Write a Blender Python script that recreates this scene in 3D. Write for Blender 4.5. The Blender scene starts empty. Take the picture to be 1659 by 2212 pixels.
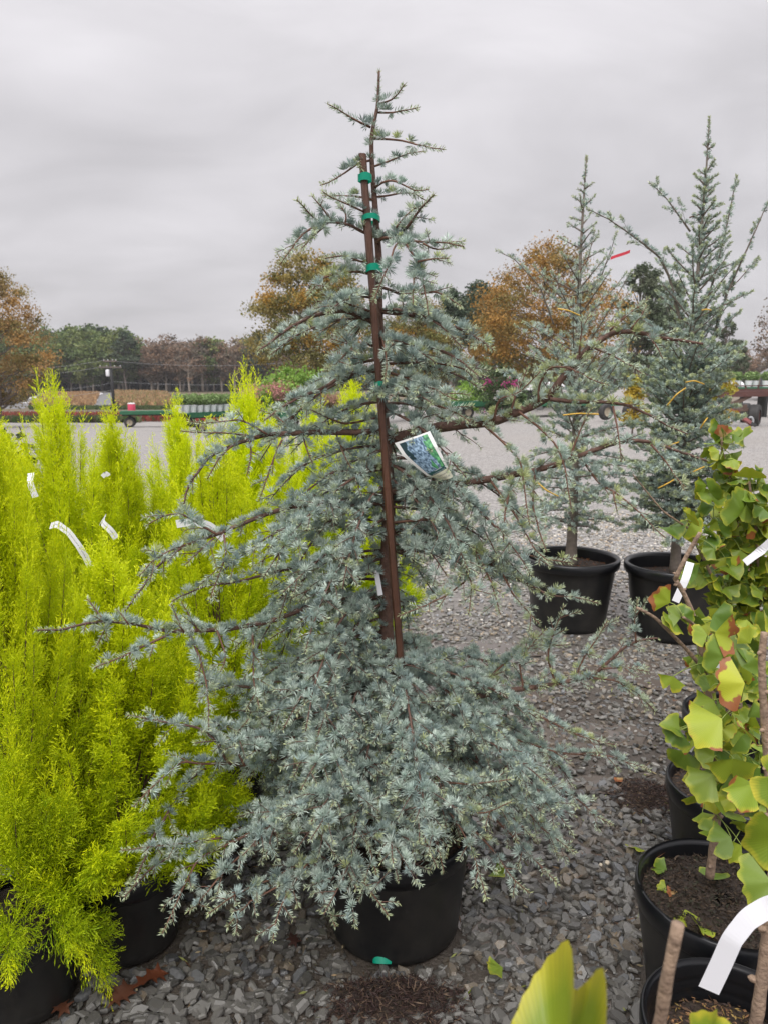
import bpy, math, random
import numpy as np
from mathutils import Vector, Matrix, noise as mnoise

# ------------------------------------------------------------------ camera, sky, sun, exposure
S = bpy.context.scene
COL = S.collection
PITCH = math.radians(9.94); CAMZ = 1.5; F = 1598.0; CX, CY = 829.5, 1106.0
cam_d = bpy.data.cameras.new('camera'); cam = bpy.data.objects.new('camera', cam_d); COL.objects.link(cam)
cam.location = (0, 0, CAMZ); cam.rotation_euler = (math.pi/2 - PITCH, 0, 0)
cam_d.sensor_fit = 'VERTICAL'; cam_d.sensor_height = 36.0; cam_d.lens = 36.0*F/2212.0
cam_d.clip_start = 0.05; cam_d.clip_end = 3000
cam_d.dof.use_dof = True; cam_d.dof.focus_distance = 1.9; cam_d.dof.aperture_fstop = 8.0
S.camera = cam

SUN_EL, SUN_AZ = math.radians(52), math.radians(200)
wd = bpy.data.worlds.new('World'); S.world = wd; wd.use_nodes = True
nt = wd.node_tree; nt.nodes.clear()
def wn(t, **k):
    n = nt.nodes.new(t)
    for a, b in k.items(): setattr(n, a, b)
    return n
L = nt.links.new
out = wn('ShaderNodeOutputWorld'); bg = wn('ShaderNodeBackground')
sky = wn('ShaderNodeTexSky'); sky.sky_type = 'NISHITA'; sky.sun_disc = False
sky.sun_elevation = SUN_EL; sky.sun_rotation = SUN_AZ; sky.air_density = 1.0; sky.dust_density = 4.0
tc = wn('ShaderNodeTexCoord'); sep = wn('ShaderNodeSeparateXYZ'); L(tc.outputs['Generated'], sep.inputs[0])
def wm(op, a, b=None):
    n = wn('ShaderNodeMath', operation=op)
    for i, v in enumerate((a, b)):
        if v is None: continue
        if isinstance(v, (int, float)): n.inputs[i].default_value = v
        else: L(v, n.inputs[i])
    return n.outputs[0]
zc = wm('MAXIMUM', sep.outputs[2], 0.0)
den = wm('ADD', zc, 0.42)
comb = wn('ShaderNodeCombineXYZ')
L(wm('DIVIDE', sep.outputs[0], den), comb.inputs[0]); L(wm('DIVIDE', sep.outputs[1], den), comb.inputs[1])
mp = wn('ShaderNodeMapping'); mp.inputs['Scale'].default_value = (1.5, 2.6, 1); L(comb.outputs[0], mp.inputs[0])
nz = wn('ShaderNodeTexNoise'); nz.inputs['Scale'].default_value = 1.3; nz.inputs['Detail'].default_value = 8; nz.inputs['Roughness'].default_value = 0.56
nz.inputs['Distortion'].default_value = 0.6; L(mp.outputs[0], nz.inputs['Vector'])
mr = wn('ShaderNodeMapRange'); mr.inputs[1].default_value = 0.28; mr.inputs[2].default_value = 0.72; mr.inputs[3].default_value = 0.88; mr.inputs[4].default_value = 1.12
L(nz.outputs[0], mr.inputs[0])
# overcast luminance rises smoothly towards the zenith
g = wm('ADD', 1.0, wm('ADD', wm('MULTIPLY', zc, 0.12), wm('MULTIPLY', wm('MULTIPLY', zc, wm('MULTIPLY', zc, zc)), 3.2)))
nz2 = wn('ShaderNodeTexNoise'); nz2.inputs['Scale'].default_value = 0.95; nz2.inputs['Detail'].default_value = 3; L(mp.outputs[0], nz2.inputs['Vector'])
mr2 = wn('ShaderNodeMapRange'); mr2.inputs[1].default_value = 0.36; mr2.inputs[2].default_value = 0.62; mr2.inputs[3].default_value = 0.86; mr2.inputs[4].default_value = 1.04; L(nz2.outputs[0], mr2.inputs[0])
lum = wm('MULTIPLY', g, wm('MULTIPLY', mr.outputs[0], mr2.outputs[0]))
cl = wn('ShaderNodeMix', data_type='RGBA', blend_type='MULTIPLY'); cl.inputs[0].default_value = 1.0
cl.inputs[6].default_value = (0.525, 0.51, 0.53, 1); L(lum, cl.inputs[7])
sk = wn('ShaderNodeMix', data_type='RGBA', blend_type='MULTIPLY'); sk.inputs[0].default_value = 1.0
L(sky.outputs[0], sk.inputs[6]); sk.inputs[7].default_value = (0.06, 0.06, 0.06, 1)
mixs = wn('ShaderNodeMix', data_type='RGBA'); mixs.inputs[0].default_value = 0.94
L(sk.outputs[2], mixs.inputs[6]); L(cl.outputs[2], mixs.inputs[7])
L(mixs.outputs[2], bg.inputs[0]); bg.inputs[1].default_value = 1.0; L(bg.outputs[0], out.inputs[0])

sd = bpy.data.lights.new('sun', 'SUN'); sun = bpy.data.objects.new('sun', sd); COL.objects.link(sun)
sd.energy = 1.5; sd.angle = math.radians(40); sd.color = (1, 0.98, 0.95)
sv = Vector((math.cos(SUN_EL)*math.sin(SUN_AZ), math.cos(SUN_EL)*math.cos(SUN_AZ), math.sin(SUN_EL)))
sun.rotation_euler = sv.to_track_quat('Z', 'Y').to_euler()
vs = S.view_settings; vs.view_transform = 'Standard'; vs.look = 'None'; vs.exposure = 0.42; vs.gamma = 1.0; vs.use_curve_mapping = False

# ------------------------------------------------------------------ helpers
rng = np.random.default_rng(7); random.seed(7)
CP, SP = math.cos(PITCH), math.sin(PITCH)
def W(x, y, Y):
    """point seen at sketch position (x, y), at horizontal distance Y"""
    a = (x-CX)/F; b = (CY-y)/F
    d = np.array([a, CP+b*SP, -SP+b*CP]); t = Y/d[1]
    return np.array([0, 0, CAMZ]) + d*t
def Gp(x, y, z=0.0):
    a = (x-CX)/F; b = (CY-y)/F
    d = np.array([a, CP+b*SP, -SP+b*CP]); t = (z-CAMZ)/d[2]
    return np.array([0, 0, CAMZ]) + d*t
def smooth(a, b, x):
    t = np.clip((x-a)/(b-a), 0, 1); return t*t*(3-2*t)
def H(X, Y):
    w = 1-smooth(-5.0, 12.0, X)
    f = np.interp(Y, [12, 18, 48, 95, 115, 200, 420], [0, -0.12, -1.35, -2.8, -2.9, -1.0, -1.0])
    return w*f
def XD(x, Y):                       # lateral place seen at sketch column x (about eye height) at distance Y
    return (x-CX)/F*Y*CP
def YD(y, X=-40):                   # distance at which the left terrain is seen at sketch row y
    ang = math.tan(PITCH+math.atan((y-CY)/F))
    for Y in np.arange(12, 400, .5):
        if (CAMZ-H(X, Y))/Y <= ang: return float(Y)
    return 400.0
def nrm(v): return v/np.maximum(np.linalg.norm(v, axis=-1, keepdims=True), 1e-9)

def mesh_np(name, V, faces, smooth_=False, col=None, mats=None, uv=None):
    """faces: list of int arrays (n,3) or (n,4)"""
    me = bpy.data.meshes.new(name)
    V = np.asarray(V, dtype=np.float32)
    fl = [np.asarray(f, dtype=np.int32) for f in faces if len(f)]
    tot = np.concatenate([np.full(len(f), f.shape[1], np.int32) for f in fl])
    loops = np.concatenate([f.ravel() for f in fl])
    me.vertices.add(len(V)); me.vertices.foreach_set('co', V.ravel())
    me.loops.add(len(loops)); me.loops.foreach_set('vertex_index', loops)
    me.polygons.add(len(tot)); st = np.concatenate([[0], np.cumsum(tot)[:-1]]).astype(np.int32)
    me.polygons.foreach_set('loop_start', st); me.polygons.foreach_set('loop_total', tot)
    me.polygons.foreach_set('use_smooth', np.full(len(tot), smooth_, dtype=bool))
    if col is not None:
        at = me.attributes.new('tint', 'FLOAT_COLOR', 'POINT')
        c4 = np.ones((len(V), 4), np.float32); c4[:, :3] = col
        at.data.foreach_set('color', c4.ravel())
    if uv is not None:
        ul = me.uv_layers.new(name='UVMap'); ul.data.foreach_set('uv', np.asarray(uv, np.float32)[loops].ravel())
    me.update(calc_edges=True); me.validate()
    for m in (mats or []): me.materials.append(m)
    return me
def link(name, me, parent=None, loc=None, rot=None, scale=None):
    o = bpy.data.objects.new(name, me); COL.objects.link(o)
    if parent is not None: o.parent = parent
    if loc is not None: o.location = loc
    if rot is not None: o.rotation_euler = rot
    if scale is not None: o.scale = (scale,)*3 if isinstance(scale, (int, float)) else scale
    return o
def tag(o, label=None, cat=None, group=None, kind=None):
    for k, v in (('label', label), ('category', cat), ('group', group), ('kind', kind)):
        if v: o[k] = v
    return o
def thing(name, label, cat, loc=(0, 0, 0), rz=0, group=None):
    o = bpy.data.objects.new(name, None); COL.objects.link(o); o.location = loc; o.rotation_euler = (0, 0, rz)
    o.empty_display_size = .1
    return tag(o, label, cat, group)
def part(name, me, parent, stuff=False, loc=None, rot=None, scale=None):
    """child whose mesh is already in the thing's own space"""
    o = link(name, me, parent, loc, rot, scale)
    if stuff: o['kind'] = 'stuff'
    return o
def copy_tree(o, parent=None):
    c = o.copy(); COL.objects.link(c)
    if parent is not None: c.parent = parent
    for ch in list(o.children): copy_tree(ch, c)
    return c

class GB:
    """collects vertices and faces of one mesh"""
    def __init__(s): s.v = []; s.q = []; s.t = []; s.c = []; s.n = 0
    def add(s, v, q=None, t=None, c=(1, 1, 1)):
        v = np.asarray(v, float)
        if q is not None and len(q): s.q.append(np.asarray(q)+s.n)
        if t is not None and len(t): s.t.append(np.asarray(t)+s.n)
        s.v.append(v); s.n += len(v)
        c = np.asarray(c, float); s.c.append(np.broadcast_to(c, (len(v), 3)))
        return s
    def box(s, c, d, rz=0, ax=None, cc=(1, 1, 1)):
        x, y, z = (np.array(d)/2)
        v = np.array([[i*x, j*y, k*z] for i in (-1, 1) for j in (-1, 1) for k in (-1, 1)])
        if ax is not None: v = v @ np.array(ax).T
        if rz: r = np.array([[math.cos(rz), -math.sin(rz), 0], [math.sin(rz), math.cos(rz), 0], [0, 0, 1]]); v = v @ r.T
        return s.add(v+np.array(c), [[0, 1, 3, 2], [4, 6, 7, 5], [0, 4, 5, 1], [2, 3, 7, 6], [0, 2, 6, 4], [1, 5, 7, 3]], c=cc)
    def tube(s, P, R, n=6, cap=True, cc=(1, 1, 1)):
        P = np.asarray(P, float); m = len(P); R = np.broadcast_to(np.asarray(R, float), (m,))
        T = nrm(np.gradient(P, axis=0)); ref = np.array([0.31, 0.17, 0.93]);
        if abs(T[0] @ ref) > .9: ref = np.array([0.9, 0.3, .1])
        U = nrm(np.cross(T, ref)); Vv = np.cross(T, U)
        a = np.linspace(0, 2*math.pi, n, endpoint=False)
        v = P[:, None]+R[:, None, None]*(np.cos(a)[None, :, None]*U[:, None]+np.sin(a)[None, :, None]*Vv[:, None])
        v = v.reshape(-1, 3); i = np.arange(m-1)[:, None]*n; k = np.arange(n)[None]; k2 = (k+1) % n
        q = np.stack([i+k, i+k2, i+n+k2, i+n+k], -1).reshape(-1, 4); t = []
        if cap:
            v = np.vstack([v, P[0], P[-1]]); b = m*n
            t = [[b, (j+1) % n, j] for j in range(n)]+[[b+1, (m-1)*n+j, (m-1)*n+(j+1) % n] for j in range(n)]
        if np.ndim(cc) == 2: cc = np.vstack([np.repeat(cc, n, 0), cc[:1], cc[-1:]]) if cap else np.repeat(cc, n, 0)
        return s.add(v, q, t, cc)
    def lathe(s, prof, n=48, c=(0, 0, 0), cc=(1, 1, 1)):
        prof = np.asarray(prof, float); m = len(prof); a = np.linspace(0, 2*math.pi, n, endpoint=False)
        v = np.stack([prof[:, None, 0]*np.cos(a), prof[:, None, 0]*np.sin(a), np.broadcast_to(prof[:, None, 1], (m, n))], -1).reshape(-1, 3)
        i = np.arange(m-1)[:, None]*n; k = np.arange(n)[None]; k2 = (k+1) % n
        q = np.stack([i+k, i+k2, i+n+k2, i+n+k], -1).reshape(-1, 4)
        return s.add(v+np.array(c), q, None, cc)
    def diamonds(s, B, D, Ln, w, C, mid=.45):
        """thin pointed blades"""
        n = len(B)
        if n == 0: return s
        side = nrm(np.cross(D, rng.normal(size=(n, 3))))*np.reshape(w, (-1, 1))/2
        Ln = np.reshape(Ln, (-1, 1))
        v = np.stack([B, B+D*Ln*mid+side, B+D*Ln, B+D*Ln*mid-side], 1).reshape(-1, 3)
        q = np.arange(n*4).reshape(-1, 4)
        C = np.repeat(np.broadcast_to(np.asarray(C, float), (n, 3)), 4, 0)
        return s.add(v, q, None, C)
    def cards(s, P, size, C, flat=0.0):
        """small random leaf faces"""
        n = len(P); d = nrm(rng.normal(size=(n, 3))*np.array([1, 1, 1-flat]))
        e = nrm(np.cross(d, rng.normal(size=(n, 3)))); sz = np.reshape(size, (-1, 1))
        v = np.stack([P-d*sz*.5, P+e*sz*.36, P+d*sz*.5, P-e*sz*.36], 1).reshape(-1, 3)
        return s.add(v, np.arange(n*4).reshape(-1, 4), None, np.repeat(np.broadcast_to(C, (n, 3)), 4, 0))
    def mesh(s, name, mat, sm=False):
        f = []
        if s.q: f.append(np.concatenate(s.q))
        if s.t: f.append(np.concatenate([np.asarray(t) for t in s.t]))
        return mesh_np(name, np.concatenate(s.v), f, sm, np.concatenate(s.c), [mat] if mat else None)

# ------------------------------------------------------------------ materials
def mat(name, col=(.5, .5, .5), rough=.6, tint=False, spec=.5, transl=0.0, noise=None, bump=None, objrand=0.0, metal=0.0, coat=0):
    m = bpy.data.materials.new(name); m.use_nodes = True; n = m.node_tree; nd = n.nodes; lk = n.links.new
    bs = nd['Principled BSDF']; bs.inputs['Roughness'].default_value = rough; bs.inputs['Specular IOR Level'].default_value = spec
    bs.inputs['Metallic'].default_value = metal; bs.inputs['Coat Weight'].default_value = coat
    rgb = nd.new('ShaderNodeRGB'); rgb.outputs[0].default_value = (*col, 1); c = rgb.outputs[0]
    if tint:
        at = nd.new('ShaderNodeAttribute'); at.attribute_name = 'tint'
        mx = nd.new('ShaderNodeMix'); mx.data_type = 'RGBA'; mx.blend_type = 'MULTIPLY'; mx.inputs[0].default_value = 1
        lk(c, mx.inputs[6]); lk(at.outputs['Color'], mx.inputs[7]); c = mx.outputs[2]
    tcn = nd.new('ShaderNodeTexCoord')
    if noise:                      # (scale, amount, second colour or None)
        tx = nd.new('ShaderNodeTexNoise'); tx.inputs['Scale'].default_value = noise[0]; tx.inputs['Detail'].default_value = 6; tx.inputs['Roughness'].default_value = .65
        lk(tcn.outputs['Object'], tx.inputs['Vector'])
        mr = nd.new('ShaderNodeMapRange'); mr.inputs[1].default_value = .35; mr.inputs[2].default_value = .68; lk(tx.outputs[0], mr.inputs[0])
        mx = nd.new('ShaderNodeMix'); mx.data_type = 'RGBA'
        ml = nd.new('ShaderNodeMath'); ml.operation = 'MULTIPLY'; lk(mr.outputs[0], ml.inputs[0]); ml.inputs[1].default_value = noise[1]
        lk(ml.outputs[0], mx.inputs[0]); lk(c, mx.inputs[6]); mx.inputs[7].default_value = (*noise[2], 1); c = mx.outputs[2]
    if objrand:
        oi = nd.new('ShaderNodeObjectInfo'); hs = nd.new('ShaderNodeHueSaturation')
        mr = nd.new('ShaderNodeMapRange'); mr.inputs[3].default_value = 1-objrand; mr.inputs[4].default_value = 1+objrand
        lk(oi.outputs['Random'], mr.inputs[0]); lk(mr.outputs[0], hs.inputs['Value']); lk(c, hs.inputs['Color']); c = hs.outputs[0]
    lk(c, bs.inputs['Base Color'])
    if bump:
        bt = nd.new('ShaderNodeTexNoise'); bt.inputs['Scale'].default_value = bump[0]; bt.inputs['Detail'].default_value = 5
        if len(bump) > 2:
            mpp = nd.new('ShaderNodeMapping'); mpp.inputs['Scale'].default_value = bump[2]; lk(tcn.outputs['Object'], mpp.inputs[0]); lk(mpp.outputs[0], bt.inputs['Vector'])
        else: lk(tcn.outputs['Object'], bt.inputs['Vector'])
        bp = nd.new('ShaderNodeBump'); bp.inputs['Strength'].default_value = bump[1]; bp.inputs['Distance'].default_value = .01
        lk(bt.outputs[0], bp.inputs['Height']); lk(bp.outputs[0], bs.inputs['Normal'])
    if transl:
        tr = nd.new('ShaderNodeBsdfTranslucent'); lk(c, tr.inputs[0]); ms = nd.new('ShaderNodeMixShader'); ms.inputs[0].default_value = transl
        lk(bs.outputs[0], ms.inputs[1]); lk(tr.outputs[0], ms.inputs[2]); lk(ms.outputs[0], nd['Material Output'].inputs[0])
    return m
M = {}
M['needle'] = mat('cedar_needle', (1, 1, 1), .55, True, .35, .12)
M['bark'] = mat('cedar_bark', (.16, .088, .066), .75, False, .4, noise=(60, .6, (.05, .035, .03)), bump=(120, .5))
M['twig'] = mat('cedar_twig', (.17, .085, .055), .7, False, .4, noise=(40, .5, (.09, .05, .04)))
M['greybark'] = mat('grey_bark', (.22, .18, .15), .8, noise=(30, .7, (.12, .10, .08)), bump=(70, .5))
M['stake'] = mat('stake_wood', (.115, .046, .024), .5, noise=(9, .8, (.05, .022, .014)), bump=(30, .4, (8, 8, .6)))
M['tape'] = mat('green_tape', (.0, .36, .22), .3, False, .5, .25)
M['cypress'] = mat('lemon_cypress', (1, 1, 1), .5, True, .2, .2, objrand=.10)
M['plastic'] = mat('black_plastic', (.006, .0065, .008), .38, False, .5, noise=(6, .8, (.034, .031, .027)), bump=(25, .08))
M['plastic_rim'] = mat('black_plastic_rim', (.008, .0085, .010), .28, False, .5)
M['soil'] = mat('soil', (.045, .03, .02), .8, False, .4, noise=(50, .8, (.02, .014, .01)), bump=(80, 1.0))
M['chip'] = mat('bark_chip', (1, 1, 1), .75, True, .4)
M['stone'] = mat('slate_chip', (.125, .118, .104), .30, True, .5, noise=(55, .6, (.10, .098, .094)), bump=(160, .25))
M['stoneobj'] = mat('slate_chip_single', (.125, .118, .104), .28, True, .5, noise=(55, .6, (.10, .098, .094)), bump=(160, .25), objrand=.3)
M['white'] = mat('white_plastic', (.82, .82, .85), .35, False, .5, .1)
M['print'] = mat('grey_print', (.16, .16, .18), .6)
M['white_paint'] = mat('white_paint', (.75, .75, .76), .5)
M['leafdeb'] = mat('fallen_leaf', (1, 1, 1), .6, True, .4, .15)
M['foliage'] = mat('tree_leaves', (1, 1, 1), .65, True, .3, .22)
M['wood'] = mat('tree_wood', (.16, .13, .11), .85, noise=(3, .6, (.09, .075, .065)), bump=(8, .6))
M['greendeck'] = mat('green_deck_paint', (.025, .13, .06), .55, noise=(2, .4, (.015, .07, .04)))
M['dark'] = mat('dark_steel', (.02, .02, .02), .6)
M['rust'] = mat('rusty_steel', (.115, .048, .04), .7, noise=(4, .6, (.06, .03, .028)))
M['rust2'] = mat('brown_steel', (.15, .10, .075), .7, noise=(4, .6, (.08, .05, .04)))
M['redpaint'] = mat('red_paint', (.2, .035, .03), .6, noise=(6, .5, (.1, .04, .035)))
M['rubber'] = mat('tyre_rubber', (.03, .029, .028), .7, noise=(8, .4, (.06, .055, .05)))
M['rim'] = mat('wheel_rim', (.45, .4, .3), .5, noise=(9, .5, (.2, .12, .07)))
M['grass'] = mat('field_grass', (1, 1, 1), .8, True, .2, .1)
M['pink'] = mat('pink_plastic', (.62, .05, .11), .45)
M['barn'] = mat('barn_board', (.17, .178, .195), .7, noise=(2, .4, (.13, .135, .15)))
M['roof'] = mat('roof_metal', (.38, .39, .40), .5)
M['palewood'] = mat('pale_tree_wood', (.34, .29, .24), .85, noise=(3, .6, (.20, .17, .14)))
M['ginkbark'] = mat('ginkgo_bark', (.37, .26, .18), .75, noise=(60, .7, (.15, .10, .075)), bump=(120, .6))
M['petiole'] = mat('petiole', (.28, .36, .08), .5, False, .4, .1)
M['pinkribbon'] = mat('pink_ribbon', (.75, .06, .09), .5, False, .4, .2)
M['straw'] = mat('yellow_tie', (.62, .38, .05), .5)

def ginkgo_mat(name, g, ye, brown=0.0, bscale=3.0):
    """leaf: tint.r = distance from stalk, tint.g = angle across the fan"""
    m = bpy.data.materials.new(name); m.use_nodes = True; n = m.node_tree; nd = n.nodes; lk = n.links.new
    bs = nd['Principled BSDF']; bs.inputs['Roughness'].default_value = .42; bs.inputs['Specular IOR Level'].default_value = .4
    at = nd.new('ShaderNodeAttribute'); at.attribute_name = 'tint'; sp = nd.new('ShaderNodeSeparateColor'); lk(at.outputs['Color'], sp.inputs[0])
    tcn = nd.new('ShaderNodeTexCoord'); oi = nd.new('ShaderNodeObjectInfo')
    tx = nd.new('ShaderNodeTexNoise'); tx.noise_dimensions = '4D'; tx.inputs['Scale'].default_value = 3.5; lk(tcn.outputs['Object'], tx.inputs['Vector'])
    ml = nd.new('ShaderNodeMath'); ml.operation = 'MULTIPLY'; ml.inputs[1].default_value = 37; lk(oi.outputs['Random'], ml.inputs[0]); lk(ml.outputs[0], tx.inputs['W'])
    ad = nd.new('ShaderNodeMath'); ad.operation = 'MULTIPLY_ADD'; lk(tx.outputs[0], ad.inputs[0]); ad.inputs[1].default_value = .55; lk(sp.outputs[0], ad.inputs[2])
    ra = nd.new('ShaderNodeMapRange'); ra.inputs[1].default_value = 1.06; ra.inputs[2].default_value = 1.34; lk(ad.outputs[0], ra.inputs[0])
    hs = nd.new('ShaderNodeHueSaturation'); hs.inputs['Color'].default_value = (*g, 1)
    mh = nd.new('ShaderNodeMapRange'); mh.inputs[3].default_value = .475; mh.inputs[4].default_value = .515; lk(oi.outputs['Random'], mh.inputs[0]); lk(mh.outputs[0], hs.inputs['Hue'])
    mv = nd.new('ShaderNodeMapRange'); mv.inputs[3].default_value = 1.25; mv.inputs[4].default_value = .75; lk(oi.outputs['Random'], mv.inputs[0]); lk(mv.outputs[0], hs.inputs['Value'])
    mx = nd.new('ShaderNodeMix'); mx.data_type = 'RGBA'; lk(ra.outputs[0], mx.inputs[0]); lk(hs.outputs[0], mx.inputs[6]); mx.inputs[7].default_value = (*ye, 1); c = mx.outputs[2]
    # radiating veins
    wv = nd.new('ShaderNodeMath'); wv.operation = 'MULTIPLY'; lk(sp.outputs[1], wv.inputs[0]); wv.inputs[1].default_value = 220
    sn = nd.new('ShaderNodeMath'); sn.operation = 'SINE'; lk(wv.outputs[0], sn.inputs[0])
    vr = nd.new('ShaderNodeMapRange'); vr.inputs[1].default_value = -1; vr.inputs[3].default_value = .92; vr.inputs[4].default_value = 1.06; lk(sn.outputs[0], vr.inputs[0])
    m2 = nd.new('ShaderNodeMix'); m2.data_type = 'RGBA'; m2.blend_type = 'MULTIPLY'; m2.inputs[0].default_value = 1; lk(c, m2.inputs[6]); lk(vr.outputs[0], m2.inputs[7]); c = m2.outputs[2]
    if brown:
        t2 = nd.new('ShaderNodeTexNoise'); t2.noise_dimensions = '4D'; t2.inputs['Scale'].default_value = 1.7; t2.inputs['Detail'].default_value = 4; lk(tcn.outputs['Object'], t2.inputs['Vector']); lk(ml.outputs[0], t2.inputs['W'])
        a2 = nd.new('ShaderNodeMath'); a2.operation = 'MULTIPLY_ADD'; lk(t2.outputs[0], a2.inputs[0]); a2.inputs[1].default_value = 1.7; lk(sp.outputs[0], a2.inputs[2])
        r2 = nd.new('ShaderNodeMapRange'); r2.inputs[1].default_value = 1.98-brown; r2.inputs[2].default_value = 2.06-brown; lk(a2.outputs[0], r2.inputs[0])
        m3 = nd.new('ShaderNodeMix'); m3.data_type = 'RGBA'; lk(r2.outputs[0], m3.inputs[0]); lk(c, m3.inputs[6]); m3.inputs[7].default_value = (.30, .105, .035, 1); c = m3.outputs[2]
    lk(c, bs.inputs['Base Color'])
    bp = nd.new('ShaderNodeBump'); bp.inputs['Strength'].default_value = .08; bp.inputs['Distance'].default_value = .001; lk(sn.outputs[0], bp.inputs['Height']); lk(bp.outputs[0], bs.inputs['Normal'])
    tr = nd.new('ShaderNodeBsdfTranslucent'); lk(c, tr.inputs[0]); ms = nd.new('ShaderNodeMixShader'); ms.inputs[0].default_value = .2
    lk(bs.outputs[0], ms.inputs[1]); lk(tr.outputs[0], ms.inputs[2]); lk(ms.outputs[0], nd['Material Output'].inputs[0])
    return m
GM = [ginkgo_mat('ginkgo_green', (.125, .21, .022), (.36, .38, .035)), ginkgo_mat('ginkgo_yellow', (.22, .30, .022), (.48, .43, .035)),
      ginkgo_mat('ginkgo_brown', (.33, .40, .03), (.55, .43, .04), .40), ginkgo_mat('ginkgo_spot', (.24, .34, .03), (.50, .47, .04), .14),
      ginkgo_mat('ginkgo_dead', (.45, .28, .12), (.4, .2, .08), .6)]

# ground: wet brown mud between the chips near by, paler drier gravel further out
def ground_mat():
    m = bpy.data.materials.new('gravel_ground'); m.use_nodes = True; n = m.node_tree; nd = n.nodes; lk = n.links.new
    bs = nd['Principled BSDF']; ge = nd.new('ShaderNodeNewGeometry'); sp = nd.new('ShaderNodeSeparateXYZ'); lk(ge.outputs['Position'], sp.inputs[0])
    def nz(sc, det=5):
        t = nd.new('ShaderNodeTexNoise'); t.inputs['Scale'].default_value = sc; t.inputs['Detail'].default_value = det; t.inputs['Roughness'].default_value = .65; lk(ge.outputs['Position'], t.inputs['Vector']); return t.outputs[0]
    def rmp(v, a, b, c=0, d=1):
        r = nd.new('ShaderNodeMapRange'); r.inputs[1].default_value = a; r.inputs[2].default_value = b; r.inputs[3].default_value = c; r.inputs[4].default_value = d; lk(v, r.inputs[0]); return r.outputs[0]
    def mx(f, a, b, mode='MIX'):
        r = nd.new('ShaderNodeMix'); r.data_type = 'RGBA'; r.blend_type = mode
        for s_, v in ((0, f), (6, a), (7, b)):
            if isinstance(v, tuple): r.inputs[s_].default_value = (*v, 1)
            elif isinstance(v, (int, float)): r.inputs[s_].default_value = v if s_ == 0 else (v, v, v, 1)
            else: lk(v, r.inputs[s_])
        return r.outputs[2]
    vo = nd.new('ShaderNodeTexVoronoi'); vo.inputs['Scale'].default_value = 30; lk(ge.outputs['Position'], vo.inputs['Vector'])
    hs = nd.new('ShaderNodeSeparateColor'); lk(vo.outputs['Color'], hs.inputs[0])
    big = nz(.25, 4); mid = nz(1.6); fine = nz(45)
    mud = mx(rmp(mid, .35, .7), (.10, .084, .068), (.055, .044, .035))
    peb = mx(hs.outputs[0], (.15, .142, .134), (.40, .38, .36))
    peb = mx(rmp(big, .35, .65, 0, .5), peb, (.30, .275, .25))
    far = rmp(sp.outputs[1], 3.2, 6.5)
    c = mx(far, mud, peb); lk(c, bs.inputs['Base Color'])
    wet = rmp(nz(.8), .42, .6, .16, .55); lk(mx(far, wet, .75), bs.inputs['Roughness'])
    dd = nd.new('ShaderNodeMath'); dd.operation = 'MULTIPLY'; lk(rmp(vo.outputs['Distance'], 0, .6, 1, 0), dd.inputs[0]); lk(far, dd.inputs[1])
    ad = nd.new('ShaderNodeMath'); ad.operation = 'ADD'; lk(dd.outputs[0], ad.inputs[0]); lk(fine, ad.inputs[1])
    bp = nd.new('ShaderNodeBump'); bp.inputs['Strength'].default_value = .7; bp.inputs['Distance'].default_value = .02; lk(ad.outputs[0], bp.inputs['Height']); lk(bp.outputs[0], bs.inputs['Normal'])
    return m
M['ground'] = ground_mat()
M['water'] = mat('puddle_water', (.12, .10, .085), .04, False, .5, bump=(9, .04))
M['road'] = mat('gravel_road', (.16, .16, .163), .8, noise=(.6, .5, (.13, .125, .12)))
M['sheetgreen'] = mat('field_soil', (.10, .085, .05), .9, noise=(.12, .8, (.15, .11, .06)))

# ------------------------------------------------------------------ ground and fields
xs = np.concatenate([[-900, -500], np.arange(-300, -60, 12), np.arange(-60, 60, 2.5), np.arange(60, 300, 12), [500, 900]])
ys = np.concatenate([[-30, -8], np.arange(-2, 30, 1.5), np.arange(30, 130, 4), np.arange(130, 260, 10), [300, 420, 900, 1800]])
gx, gy = np.meshgrid(xs, ys); nx, ny = len(xs), len(ys)
gv = np.stack([gx, gy, H(gx, gy)], -1).reshape(-1, 3)
ii = (np.arange(ny-1)[:, None]*nx+np.arange(nx-1)[None]).ravel()
ground = tag(link('ground', mesh_np('ground', gv, [np.stack([ii, ii+1, ii+nx+1, ii+nx], -1)], True, None, [M['ground']])), kind='structure')

def drape(name, P4, m, lift=.02, n=24, k=14, kind='structure'):
    """quad near-left, near-right, far-right, far-left in (X, Y) laid over the terrain"""
    P4 = np.array(P4, float); u = np.linspace(0, 1, n)[None, :, None]; v = np.linspace(0, 1, k)[:, None, None]
    p = (P4[0]*(1-u)+P4[1]*u)*(1-v)+(P4[3]*(1-u)+P4[2]*u)*v; p = p.reshape(-1, 2)
    V = np.column_stack([p, H(p[:, 0], p[:, 1])+lift])
    i = (np.arange(k-1)[:, None]*n+np.arange(n-1)[None]).ravel()
    return tag(link(name, mesh_np(name, V, [np.stack([i, i+1, i+n+1, i+n], -1)], True, None, [m])), kind=kind)
def quadD(pts):
    o = []
    for x, y in pts:
        Y = YD(y); o.append((XD(x, Y), Y))
    return o
drape('field', [(-160, 114), (12, 114), (120, 420), (-290, 420)], M['sheetgreen'], .03, 40, 40)
drape('road', [(-140, 99), (25, 99), (25, 111), (-140, 111)], M['road'], .06, 40, 8)
drape('path', quadD([(200, 884), (242, 884), (246, 848), (217, 848)]), M['road'], .05)
drape('path', quadD([(-20, 884), (48, 884), (96, 850), (84, 850)]), M['road'], .05)

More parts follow.
